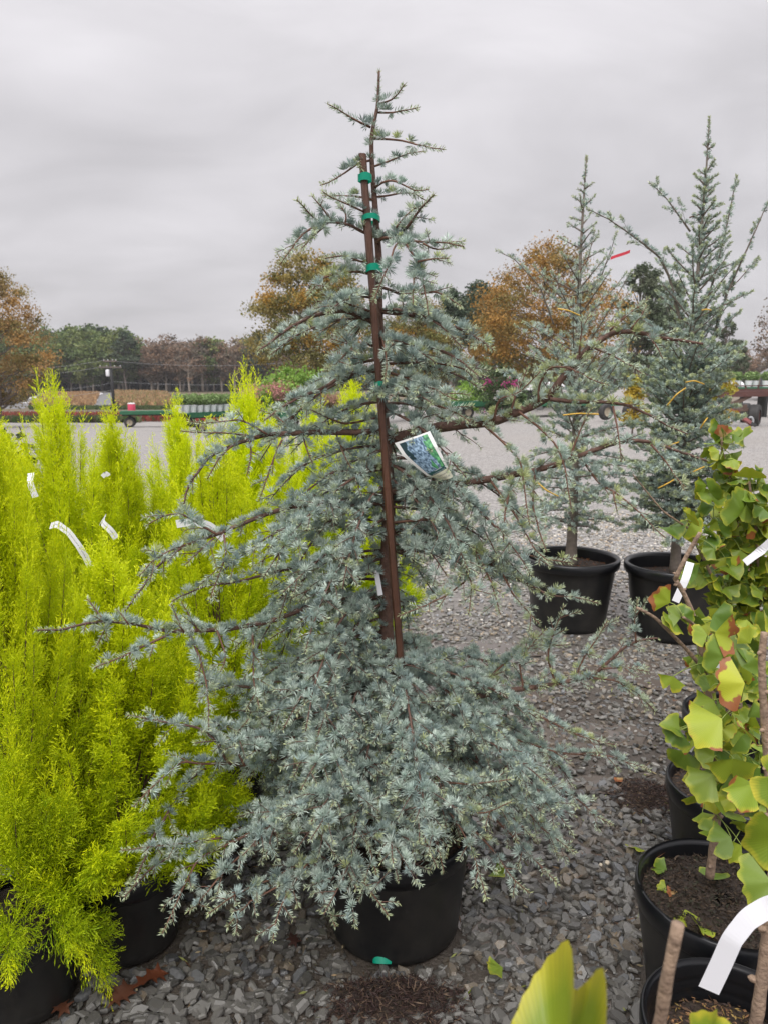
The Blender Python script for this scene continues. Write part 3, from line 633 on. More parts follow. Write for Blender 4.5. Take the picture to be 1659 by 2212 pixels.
for l, Y0, Y1, r in [([(905, 1150), (810, 1120), (730, 1070), (620, 1060), (520, 1060), (460, 1000), (385, 920)], 1.88, 1.74, .0055), ([(620, 1055), (560, 960), (495, 880)], 1.80, 1.78, .003), ([(520, 1070), (430, 1130), (350, 1230), (270, 1330)], 1.77, 1.68, .0034),
        ([(590, 1060), (500, 1140), (420, 1220)], 1.80, 1.70, .003), ([(700, 1070), (720, 1000), (660, 920)], 1.83, 1.84, .0028), ([(905, 1170), (980, 1110), (1060, 1140), (1120, 1060), (1190, 970), (1285, 890)], 1.87, 1.72, .006),
        ([(1030, 1090), (1090, 1010), (1175, 930)], 1.80, 1.78, .003), ([(905, 1180), (960, 1150), (1080, 1170), (1200, 1190), (1330, 1190), (1470, 1220)], 1.87, 1.68, .005), ([(1060, 1140), (1090, 1190), (1150, 1290), (1190, 1390), (1215, 1500), (1240, 1640)], 1.78, 1.62, .004),
        ([(1170, 1310), (1270, 1290), (1370, 1290)], 1.68, 1.63, .003), ([(1080, 1170), (1020, 1200), (990, 1310), (930, 1440), (870, 1560)], 1.78, 1.68, .003), ([(1150, 1340), (1140, 1450), (1130, 1600)], 1.70, 1.62, .003), ([(1200, 1190), (1290, 1240), (1400, 1200)], 1.74, 1.74, .0026),
        ([(910, 1330), (800, 1310), (700, 1270), (560, 1285)], 1.89, 1.72, .004), ([(910, 1400), (780, 1370), (640, 1380), (540, 1420), (450, 1520)], 1.89, 1.66, .005), ([(1180, 1520), (1290, 1500), (1380, 1560), (1450, 1610)], 1.75, 1.66, .003)]:
    tr(Z1(l), Y0, Y1, r, **mid)
fullk = dict(tw_len=.085, tw_gap=.042, dens=.95, droop=.5)
for l, Y0, Y1, r in [([(880, 110), (760, 60), (620, 30), (500, 40)], 1.90, 1.72, .005), ([(880, 170), (700, 90), (520, 120), (350, 200), (230, 290), (130, 350)], 1.90, 1.66, .007), ([(880, 480), (770, 490), (640, 540), (560, 590), (430, 630), (300, 690), (180, 770)], 1.90, 1.62, .007),
        ([(905, 790), (800, 810), (700, 830), (560, 780), (480, 740)], 1.91, 1.74, .005), ([(920, 340), (830, 300), (760, 330), (690, 390), (640, 450), (590, 470)], 1.89, 1.66, .005),
        ([(985, 330), (1100, 310), (1220, 320), (1360, 360), (1480, 430), (1560, 500)], 1.88, 1.66, .006), ([(930, 100), (1090, 120), (1200, 140), (1340, 180), (1480, 240), (1600, 320), (1650, 360)], 1.89, 1.66, .006), ([(1000, 500), (1100, 530), (1200, 580), (1300, 620), (1420, 690)], 1.88, 1.62, .005),
        ([(1030, 640), (1150, 650), (1250, 690), (1400, 740), (1490, 800)], 1.88, 1.64, .005), ([(950, 440), (1150, 430), (1300, 440), (1450, 470), (1600, 530)], 1.90, 1.80, .005), ([(930, 250), (960, 350), (960, 450), (950, 550)], 1.84, 1.70, .003), ([(960, 620), (930, 640), (945, 660)], 1.88, 1.72, .003)]:
    tr(Z2(l), Y0, Y1, r, **fullk)
# the long level limbs
big = dict(tw_len=.12, tw_gap=.04, dens=.95, droop=.5)
E = [(832, 925), (800, 932), (765, 934), (692, 933), (645, 936), (578, 938), (510, 957), (450, 985), (410, 1040), (396, 1090)]
tr(E, 1.90, 1.66, .010, **dict(big, tw_start=.05, tw_gap=.06, tw_len=.09))
out_ = dict(tw_len=.05, tw_gap=.055, dens=.75, droop=.4, sub=False)
for l, Y0, Y1, r in [([(578, 938), (520, 905), (440, 915), (405, 910)], 1.74, 1.68, .003), ([(560, 945), (500, 935), (440, 935), (395, 930)], 1.73, 1.66, .003), ([(655, 943), (665, 975), (675, 1000)], 1.80, 1.76, .003), ([(728, 940), (745, 985), (760, 1008)], 1.84, 1.80, .0028), ([(610, 950), (592, 990), (575, 1040), (560, 1080)], 1.76, 1.70, .003),
        ([(510, 957), (470, 990), (450, 1030)], 1.70, 1.66, .003), ([(540, 945), (545, 985), (535, 1030)], 1.72, 1.68, .0028), ([(640, 938), (600, 900), (560, 885)], 1.80, 1.80, .003)]:
    tr(l, Y0, Y1, r, **out_)
G1 = [(838, 950), (880, 940), (945, 923), (1010, 915), (1065, 912), (1101, 896), (1162, 871), (1187, 853), (1209, 821), (1251, 767), (1280, 742), (1316, 717), (1362, 712), (1402, 724), (1459, 735), (1509, 744)]
tr(G1, 1.90, 1.80, .018, pdens=.42, tw_len=.08, tw_gap=.042, dens=.85, droop=.3, green=.5, sub=False)
yk = dict(tw_len=.05, tw_gap=.045, dens=.75, droop=.3, sub=False, green=.6)
for l, Y0, Y1, r in [([(1187, 862), (1244, 868), (1298, 868), (1359, 875), (1409, 896), (1452, 921), (1495, 939)], 1.84, 1.74, .006), ([(1162, 868), (1162, 835), (1180, 796), (1209, 792), (1244, 803), (1280, 828), (1316, 839)], 1.84, 1.78, .004), ([(1251, 767), (1251, 739), (1262, 692), (1277, 681)], 1.82, 1.82, .003),
        ([(1280, 751), (1316, 766), (1352, 785), (1388, 810)], 1.81, 1.74, .003), ([(1316, 714), (1345, 689), (1370, 667), (1398, 646)], 1.81, 1.80, .003), ([(1362, 710), (1388, 678), (1395, 660)], 1.81, 1.82, .0026), ([(1398, 724), (1416, 746), (1434, 774)], 1.80, 1.76, .0026), ([(1101, 896), (1110, 860), (1130, 820), (1140, 790)], 1.85, 1.85, .004),
        ([(1065, 912), (1075, 860), (1120, 850), (1165, 800)], 1.86, 1.80, .004), ([(1323, 877), (1334, 935), (1339, 999)], 1.79, 1.72, .003), ([(1120, 890), (1160, 920), (1200, 960), (1220, 1013), (1232, 1100)], 1.84, 1.70, .004), ([(1040, 915), (1080, 950), (1123, 996), (1130, 1067), (1137, 1131)], 1.86, 1.68, .004)]:
    tr(l, Y0, Y1, r, **yk)
H3 = [(842, 1060), (930, 1055), (1000, 1045), (1065, 1035), (1108, 1028), (1155, 1019), (1201, 1006), (1230, 992), (1266, 981), (1309, 963), (1352, 954), (1398, 954), (1441, 967), (1477, 981), (1513, 992), (1534, 999)]
tr(H3, 1.90, 1.72, .0140, pdens=.5, tw_len=.085, tw_gap=.045, dens=.75, droop=.5, green=.25)
for l, Y0, Y1, r in [([(1230, 992), (1244, 949), (1266, 899), (1280, 881)], 1.79, 1.78, .004), ([(1405, 960), (1438, 996), (1459, 1028), (1484, 1053)], 1.75, 1.70, .003), ([(1255, 990), (1294, 1046), (1323, 1060), (1370, 1096), (1405, 1135), (1434, 1160)], 1.78, 1.64, .004), ([(1323, 1060), (1330, 1103)], 1.72, 1.68, .0025),
        ([(1155, 1019), (1150, 1090), (1165, 1150), (1180, 1190)], 1.82, 1.68, .004), ([(1108, 1028), (1090, 1100), (1085, 1170)], 1.84, 1.70, .004), ([(1060, 1040), (1110, 1110), (1150, 1190), (1180, 1210)], 1.85, 1.68, .004)]:
    tr(l, Y0, Y1, r, **dict(yk, green=.25))
LW = dict(tw_len=.075, tw_gap=.042, dens=.85, droop=.6, green=.10, sub=False, zmin=.12)
J = [(836, 1290), (760, 1290), (670, 1310), (589, 1342), (517, 1356), (445, 1363), (366, 1367), (301, 1353), (229, 1347), (179, 1356), (139, 1367), (88, 1371)]
tr(J, 1.90, 1.50, .010, **dict(LW, tw_gap=.05, tw_len=.06))
for l, Y0, Y1, r in [([(366, 1371), (319, 1392), (265, 1417), (207, 1439)], 1.62, 1.50, .004), ([(229, 1347), (207, 1317), (189, 1295)], 1.56, 1.56, .003), ([(279, 1349), (254, 1317)], 1.58, 1.58, .0025), ([(409, 1367), (431, 1417), (445, 1475), (449, 1529), (445, 1576)], 1.64, 1.56, .0035), ([(546, 1367), (549, 1421), (549, 1475), (564, 1529)], 1.70, 1.62, .004),
        ([(398, 1367), (380, 1330), (370, 1305)], 1.63, 1.63, .003), ([(430, 1365), (410, 1330), (390, 1300)], 1.64, 1.64, .003), ([(470, 1362), (490, 1420), (480, 1450)], 1.66, 1.60, .003), ([(229, 1350), (220, 1380), (210, 1400)], 1.56, 1.53, .002),
        ([(838, 1090), (770, 1080), (700, 1085), (620, 1097), (580, 1110), (520, 1135), (470, 1155), (420, 1170), (370, 1200), (335, 1236), (308, 1277), (276, 1322)], 1.90, 1.58, .009), ([(470, 1155), (416, 1123), (385, 1108), (348, 1117), (311, 1138)], 1.68, 1.62, .004), ([(462, 1163), (431, 1191), (400, 1222)], 1.68, 1.62, .003),
        ([(836, 1200), (700, 1210), (600, 1235), (508, 1258), (447, 1265), (400, 1286), (370, 1302)], 1.90, 1.62, .006), ([(420, 1172), (375, 1185), (330, 1210), (300, 1245)], 1.66, 1.60, .0035), ([(485, 1155), (490, 1200), (470, 1250), (450, 1300)], 1.68, 1.60, .003),
        ([(850, 1560), (700, 1600), (600, 1640), (531, 1655), (490, 1648), (436, 1660), (400, 1688), (375, 1724), (353, 1764), (331, 1800), (317, 1836), (299, 1879), (288, 1901)], 1.88, 1.48, .010), ([(490, 1649), (429, 1649), (393, 1642), (353, 1678), (321, 1706), (292, 1739)], 1.62, 1.50, .004),
        ([(500, 1650), (485, 1637), (474, 1605), (434, 1572), (391, 1565), (337, 1558), (272, 1543)], 1.62, 1.52, .0055), ([(530, 1655), (500, 1600), (540, 1560)], 1.64, 1.64, .004),
        ([(700, 1740), (560, 1780), (480, 1800), (425, 1818), (393, 1825), (364, 1847), (324, 1872), (292, 1908), (267, 1933)], 1.80, 1.44, .006), ([(480, 1810), (418, 1818), (346, 1829), (263, 1836)], 1.58, 1.46, .003), ([(540, 1800), (480, 1830), (429, 1854), (414, 1886), (396, 1922), (378, 1962), (349, 2020)], 1.62, 1.40, .004), ([(560, 1820), (508, 1858), (472, 1897), (436, 1944), (411, 1966)], 1.62, 1.44, .004),
        ([(700, 1840), (640, 1870), (580, 1901), (526, 1922), (486, 1944), (447, 1969)], 1.66, 1.42, .004), ([(690, 1860), (640, 1890), (598, 1919), (544, 1951), (511, 1987), (490, 2016)], 1.64, 1.40, .004), ([(700, 1840), (660, 1870), (634, 1908), (612, 1944), (598, 1980), (591, 2023)], 1.64, 1.42, .004),
        ([(700, 1800), (684, 1850), (684, 1901), (702, 1944), (717, 1980), (727, 2009)], 1.66, 1.46, .004), ([(740, 1800), (753, 1861), (781, 1901), (807, 1937), (839, 1980)], 1.66, 1.48, .004), ([(760, 1720), (771, 1771), (796, 1836), (810, 1894)], 1.66, 1.52, .0035), ([(730, 1830), (750, 1880), (775, 1925)], 1.64, 1.50, .003), 
        ([(880, 1650), (912, 1712), (938, 1784), (948, 1850), (955, 1890)], 1.70, 1.54, .004), ([(890, 1650), (923, 1712), (979, 1763), (1015, 1825), (1050, 1937)], 1.74, 1.52, .0045), ([(930, 1700), (1015, 1784), (1066, 1835), (1107, 1891), (1143, 1922)], 1.78, 1.58, .004), ([(950, 1640), (1030, 1730), (1097, 1799), (1143, 1850), (1204, 1917)], 1.84, 1.66, .005),
        ([(1060, 1660), (1110, 1720), (1168, 1789), (1245, 1845)], 1.86, 1.74, .004), ([(900, 1560), (1050, 1600), (1120, 1640), (1179, 1681), (1245, 1722), (1296, 1768), (1327, 1779)], 1.90, 1.80, .006), ([(1000, 1560), (1120, 1600), (1209, 1630), (1322, 1635), (1404, 1666)], 1.92, 1.84, .005), ([(900, 1640), (960, 1690), (1015, 1697), (1097, 1687)], 1.66, 1.56, .004), ([(880, 1700), (960, 1740), (1040, 1760), (1100, 1740)], 1.64, 1.52, .004)]:
    tr(l, Y0, Y1, r, **LW)
I4 = [(852, 1500), (930, 1515), (1010, 1510), (1060, 1500), (1130, 1490), (1200, 1480), (1280, 1465), (1294, 1449), (1323, 1425), (1352, 1400), (1380, 1389), (1420, 1383)]
RK = dict(tw_len=.08, tw_gap=.036, dens=.85, droop=.35, green=.30, sub=False)
tr(I4, 1.90, 1.82, .0125, pdens=.55, **RK)
for l, Y0, Y1, r in [([(1373, 1389), (1370, 1335), (1380, 1296)], 1.83, 1.84, .003), ([(1200, 1480), (1180, 1420), (1190, 1370), (1215, 1310)], 1.86, 1.88, .004), ([(1130, 1490), (1120, 1430), (1150, 1390), (1180, 1360)], 1.87, 1.9, .0035), ([(1280, 1465), (1330, 1470), (1380, 1500), (1420, 1540)], 1.85, 1.82, .0035), ([(1240, 1470), (1260, 1420), (1290, 1380), (1310, 1345)], 1.86, 1.86, .0035),
        ([(1300, 1445), (1350, 1440), (1400, 1450)], 1.84, 1.82, .003), ([(840, 1190), (940, 1190), (1040, 1210), (1137, 1267), (1191, 1289), (1244, 1292), (1291, 1305)], 1.90, 1.74, .006), ([(1060, 1215), (1110, 1190), (1180, 1210), (1230, 1215)], 1.82, 1.76, .0035), ([(1080, 1230), (1110, 1290), (1145, 1330), (1160, 1350)], 1.81, 1.74, .0035),
        ([(840, 1130), (930, 1120), (990, 1190), (1010, 1250), (960, 1290), (860, 1330)], 1.86, 1.62, .005), ([(930, 1140), (1020, 1180), (1060, 1260), (1080, 1330)], 1.86, 1.70, .005), ([(985, 1190), (1020, 1260), (1010, 1330)], 1.74, 1.66, .003), ([(1060, 1500), (1150, 1540), (1250, 1590), (1330, 1610)], 1.88, 1.84, .005), ([(1010, 1510), (1080, 1440), (1130, 1400), (1230, 1395)], 1.90, 1.92, .005)]:
    tr(l, Y0, Y1, r, **RK)

# the dense drooping body of the tree: shoots all round the trunk
def env(z): return float(np.interp(z, [.05, .25, .39, .53, .66, .79, .99, 1.17, 1.3, 1.42, 1.53, 1.64, 1.76, 1.85], [.24, .34, .46, .50, .44, .38, .40, .37, .31, .30, .23, .18, .12, .08]))
NF = 0
for z in np.concatenate([np.linspace(.34, .46, 26), np.linspace(.40, .84, 74), np.linspace(.80, 1.32, 74), np.linspace(1.3, 1.74, 20)]):
    NF += 1; z = z+rng.normal(0, .015); az = NF*2.399+rng.normal(0, .25); front = math.cos(az+math.pi/2)     # 1 = towards the camera
    dx, dy = math.cos(az), math.sin(az)
    if .84 < z < 1.14 and dy < -.5 and abs(dx+.05) < .34: continue                       # the gap that shows stake and trunk
    if .76 < z < 1.06 and dx > .5: continue                                             # open side over the puddle
    if dy > .75 and z < 1.2 and rng.random() < .5: continue
    Ln = env(z-.12)*rng.uniform(.75, 1.15)*(1.18 if z < .7 else 1.05)*(.88 if dx > .45 and z < .7 else 1)*(.72 if rng.random() < .22 else 1); rise = rng.uniform(.05, .45) if z < .8 else rng.uniform(-.15, .2)
    frontlow = dy < -.15 and z < .62
    path = droop_path(trunk_at(z), (dx, dy, rise+(.15 if frontlow else 0)), Ln*(1.0 if frontlow else 1.15), rng.uniform(.1, .42) if frontlow else (rng.uniform(.3, .75) if z < .8 else rng.uniform(.3, .6)), 10, .06)
    zm = (.325 if dx < .1 else .39) if dy < -.15 else .20
    bad = np.where(path[:, 2] < zm)[0]; path = path[:bad[0]] if len(bad) else path
    if len(path) < 4 or hides_stake(path): continue
    add_branch(cedar, path, .0055, tw_len=.14 if z < .85 else .10, tw_gap=.030 if z < .85 else .032, dens=.8, droop=.7 if z < .85 else .6, K=38, green=.03, tw_start=.12, sub=True, zmin=zm, tipfrac=.05, tip2=.025)

# ------------------------------------------------------------------ stake, ties, tags
s1 = W(783, 333, 1.84); s0 = W(862, 1385, 1.80); ax = nrm(s1-s0); s00 = s0+(s0-s1)*((s0[2]-.26)/(s1[2]-s0[2]))
stake = thing('plant_stake', 'reddish brown wooden stake tied along the cedar trunk', 'stake', s00)
gs = GB(); cr = np.array([[.0115, 0, 0], [.007, -.0105, 0], [-.007, -.0115, 0], [-.0115, -.002, 0], [-.0085, .0095, 0], [.0075, .0105, 0]]); n6 = 30
for i in range(n6+1): 
    f = i/n6; gs.v.append(cr*(1+.05*math.sin(i*1.7))*(.9-.10*f)+(s1-s00)*f)
gs.n = 6*(n6+1); gs.c = [np.ones((gs.n, 3))]
gs.q.append(np.array([[i*6+j, i*6+(j+1) % 6, (i+1)*6+(j+1) % 6, (i+1)*6+j] for i in range(n6) for j in range(6)]))
gs.t.append(np.array([[n6*6, n6*6+j, n6*6+j+1] for j in range(1, 5)]))
part('wood_pole', gs.mesh('wood_pole', M['stake']), stake)
for (y, hgt, both, lb) in [(385, .017, 0, 'upper green tape wrapped round the top of the stake'), (470, .012, 1, 'second green tape tying the stake to the leader'), (579, .016, 1, 'dark green tape tying stake and trunk, third from the top'), (830, .012, 1, 'lowest green tape, almost hidden by needles')]:
    f = (y-333)/(1385-333); c = s1+(s0-s1)*f; c = W(CX+((c[0])/(c[1]*CP+(CAMZ-c[2])*SP))*F, y, c[1]); t_ = trunk_at(c[2]); lo, hi = sorted((c[0]-.014, (t_[0]+.009) if both else c[0]+.017))
    a = np.linspace(0, 2*math.pi, 28, endpoint=False); cx_, rx_ = (lo+hi)/2, (hi-lo)/2+.001; cy_ = (c[1]+(t_[1] if both else c[1]))/2; ry_ = (.5*(t_[1]-c[1]) if both else 0)+.015
    V = []
    for k in range(4):
        for aa in a: V.append([cx_+rx_*math.copysign(abs(math.cos(aa))**.7, math.cos(aa)), cy_+ry_*math.copysign(abs(math.sin(aa))**.7, math.sin(aa)), c[2]-hgt/2+hgt*k/3+.002*math.sin(aa*3+k*2)])
    q = [[k*28+j, k*28+(j+1) % 28, (k+1)*28+(j+1) % 28, (k+1)*28+j] for k in range(3) for j in range(28)]
    V = np.array(V); o = np.array([cx_, cy_, c[2]]); tag(link('tie_tape', mesh_np('tie_tape', V-o, [np.array(q)], True, None, [M['tape']]), None, o), lb, 'tape', 'green tapes on the stake')

def curve_at(pts, f):
    pts = np.asarray(pts, float); d = np.concatenate([[0], np.cumsum(np.linalg.norm(np.diff(pts, axis=0), axis=1))]); d /= d[-1]
    return np.array([np.interp(f, d, pts[:, i]) for i in range(pts.shape[1])])
tl = [W(852, 957, 1.665), W(870, 985, 1.655), W(892, 1004, 1.65), W(922, 1028, 1.648), W(958, 1037, 1.645)]; trr = [W(928, 931, 1.64), W(945, 965, 1.628), W(962, 998, 1.628), W(978, 1030, 1.64)]
def tagpt(u, v, lift=0):
    a, b = curve_at(tl, v), curve_at(trr, v); p = a*(1-u)+b*u+np.array([0, -.008*math.sin(u*math.pi), 0]); return p+np.array([0, -lift, 0])
nu, nv = 14, 18; o0 = tagpt(.5, 0); V, UVs = [], []
for j in range(nv+1):
    for i in range(nu+1): V.append(tagpt(i/nu, j/nv)-o0); UVs.append((i/nu, 1-j/nv))
q = np.array([[j*(nu+1)+i, j*(nu+1)+i+1, (j+1)*(nu+1)+i+1, (j+1)*(nu+1)+i] for j in range(nv) for i in range(nu)])
def tag_mat():
    m = bpy.data.materials.new('plant_tag_print'); m.use_nodes = True; n = m.node_tree; nd = n.nodes; lk = n.links.new; bs = nd['Principled BSDF']; bs.inputs['Roughness'].default_value = .35
    uv = nd.new('ShaderNodeUVMap'); sp = nd.new('ShaderNodeSeparateXYZ'); lk(uv.outputs[0], sp.inputs[0])
    def cmp(v, t, gt=True):
        r = nd.new('ShaderNodeMath'); r.operation = 'GREATER_THAN' if gt else 'LESS_THAN'; lk(v, r.inputs[0]); r.inputs[1].default_value = t; return r.outputs[0]
    def mul(a, b):
        r = nd.new('ShaderNodeMath'); r.operation = 'MULTIPLY'; lk(a, r.inputs[0]); lk(b, r.inputs[1]); return r.outputs[0]
    def mx(f, a, b):
        r = nd.new('ShaderNodeMix'); r.data_type = 'RGBA'
        for s_, v in ((0, f), (6, a), (7, b)):
            if isinstance(v, tuple): r.inputs[s_].default_value = (*v, 1)
            else: lk(v, r.inputs[s_])
        return r.outputs[2]
    def nz(sc, d=6):
        t = nd.new('ShaderNodeTexNoise'); t.inputs['Scale'].default_value = sc; t.inputs['Detail'].default_value = d; lk(uv.outputs[0], t.inputs['Vector'])
        r = nd.new('ShaderNodeMapRange'); r.inputs[1].default_value = .4; r.inputs[2].default_value = .62; lk(t.outputs[0], r.inputs[0]); return r.outputs[0]
    blue = mx(nz(16), (.05, .10, .16), (.36, .52, .68)); green = mx(nz(14), (.03, .16, .08), (.16, .50, .20))
    w = nd.new('ShaderNodeMath'); w.operation = 'MULTIPLY_ADD'; lk(nz(4, 3), w.inputs[0]); w.inputs[1].default_value = .35; lk(sp.outputs[0], w.inputs[2])
    pic = mx(cmp(w.outputs[0], .82), blue, green); dk = mul(cmp(w.outputs[0], .40, False), cmp(sp.outputs[1], .62)); pic = mx(dk, pic, (.02, .05, .06))
    pic = mx(cmp(sp.outputs[1], .30, False), pic, (.025, .10, .10))
    ins = mul(mul(cmp(sp.outputs[0], .10), cmp(sp.outputs[0], .90, False)), mul(cmp(sp.outputs[1], .22), cmp(sp.outputs[1], .965, False)))
    base = mx(cmp(sp.outputs[1], .22, False), (.80, .80, .78), (.72, .72, .56))
    lk(mx(ins, base, pic), bs.inputs['Base Color']); return m
ptag = link('plant_tag', mesh_np('plant_tag', np.array(V), [q], True, None, [tag_mat()], UVs), None, o0); tag(ptag, 'printed plant tag with a blue tree photo hanging from a cedar limb', 'plant tag')
def text_mesh(body):
    cu = bpy.data.curves.new('text', 'FONT'); cu.body = body; cu.size = 1.0; ob = bpy.data.objects.new('text', cu); COL.objects.link(ob)
    dg = bpy.context.evaluated_depsgraph_get(); dg.update(); me = bpy.data.meshes.new_from_object(ob.evaluated_get(dg)); bpy.data.objects.remove(ob); bpy.data.curves.remove(cu); return me
def tag_text(body, u0, u1, v0, size, m):
    me = text_mesh(body); co = np.array([v.co[:] for v in me.vertices]); wd_ = co[:, 0].max()
    for v, c in zip(me.vertices, co):
        u = u0+(u1-u0)*c[0]/wd_; vv = v0-size*c[1]; v.co = Vector(tagpt(u, vv, .0012)-o0)
    me.materials.clear(); me.materials.append(m); part('lettering', me, ptag)
tag_text('Common Blue', .22, .95, .865, .055, M['print']); tag_text('Atlas Cedar', .30, .85, .945, .055, M['print']); tag_text('needles', .40, .75, .715, .035, M['white']); tag_text('silvery blue color', .20, .85, .765, .03, M['white'])

def strap(label, pts, width, wdir, text=None, tcol=None, group='white strap labels'):
    P, Ln = resample(pts, .006); n = len(P); T = nrm(np.gradient(P, axis=0)); wv = nrm(np.array(wdir, float)-np.sum(T*np.array(wdir), 1, keepdims=True)*T)*width/2; N = np.cross(T, wv/(width/2))
    o = P[0].copy(); V = np.vstack([P+wv, P-wv, P+wv+N*.0005, P-wv+N*.0005])-o; a = np.arange(n-1)
    q = np.vstack([np.column_stack([a, a+1, a+1+n, a+n]), np.column_stack([a+2*n, a+3*n, a+1+3*n, a+1+2*n]), np.column_stack([a, a+2*n, a+2*n+1, a+1]), np.column_stack([a+n, a+n+1, a+3*n+1, a+3*n])])
    ob = tag(link('label_strap', mesh_np('label_strap', V, [q], False, None, [M['white']]), None, o), label, 'label', group)
    if text:
        me = text_mesh(text); co = np.array([v.co[:] for v in me.vertices]); wd_ = co[:, 0].max(); d = np.concatenate([[0], np.cumsum(np.linalg.norm(np.diff(P, axis=0), axis=1))])
        tl_ = Ln*.78; x0 = Ln*.15
        for v, c in zip(me.vertices, co):
            s_ = x0+tl_*c[0]/wd_; p = np.array([np.interp(s_, d, P[:, i]) for i in range(3)]); w_ = np.array([np.interp(s_, d, wv[:, i]) for i in range(3)]); nn = np.array([np.interp(s_, d, N[:, i]) for i in range(3)])
            k = (c[1]-.35)*.42; sg = -1 if N[0][1] > 0 else 1
            v.co = Vector(p+w_*k*1.0+nn*(.0012 if sg > 0 else -.0007)-o)
        me.materials.clear(); me.materials.append(M['print']); part('lettering', me, ob)
    return ob
LT = 'GOLDCREST LEMON CYPRESS'
strap('long white strap curving down from a cypress stem at the left', [W(110, 1136, 2.10), W(125, 1132, 2.06), W(150, 1150, 2.04), W(172, 1180, 2.03), W(190, 1210, 2.03), W(196, 1224, 2.03)], .020, (.5, 0, .8), LT)
strap('white strap knotted at a dark cypress stem, second from the left', [W(217, 1132, 2.22), W(228, 1115, 2.20), W(222, 1130, 2.16), W(240, 1145, 2.15), W(252, 1163, 2.15)], .020, (.5, 0, .8), LT)
strap('white strap partly hidden behind the upper left cedar limb', [W(382, 1132, 1.98), W(420, 1126, 1.97), W(455, 1136, 1.97), W(485, 1165, 1.97)], .022, (.1, 0, 1), LT)
strap('white strap folded among yellow foliage at the far left', [W(68, 1022, 2.22), W(66, 1045, 2.2), W(78, 1074, 2.2)], .02, (1, 0, .1))
strap('small white strap glimpsed above the knotted one', [W(222, 1030, 2.38), W(232, 1020, 2.38), W(236, 1028, 2.38)], .014, (1, 0, .1))
strap('white strap end hanging against the dark cedar trunk', [W(813, 1232, 1.87), W(817, 1258, 1.86), W(822, 1286, 1.85)], .013, (1, 0, 0))

# ------------------------------------------------------------------ lemon cypresses
def spray_template(sd):
    r = np.random.default_rng(sd); B, D, Ls, Ws, Tp = [], [], [], [], []
    def strand(p, d, ln, n, w, lev):
        d = nrm(d); st = ln/n; P = p.copy()
        for i in range(n):
            d = nrm(d+r.normal(0, .07, 3)+np.array([0, 0, .04])); B.append(P.copy()); D.append(d); Ls.append(st*1.25); Ws.append(w*(1-.35*i/n)); Tp.append((lev+i/n)/3)
            P = P+d*st
            if lev < 2 and i > 0:
                for q in range(2 if lev == 0 else 1):
                    pr = nrm(np.cross(d, r.normal(size=3))); strand(P, d*.8+pr*.62, ln*(.42 if lev == 0 else .38)*(1.15-.7*i/n)*r.uniform(.7, 1.2), 3 if lev == 0 else 1, w*.85, lev+1)
    strand(np.zeros(3), np.array([0, 0, 1.]), 1.0, 8, .021, 0)
    return np.array(B), np.array(D), np.array(Ls), np.array(Ws), np.array(Tp)
ST = [spray_template(30+i) for i in range(4)]
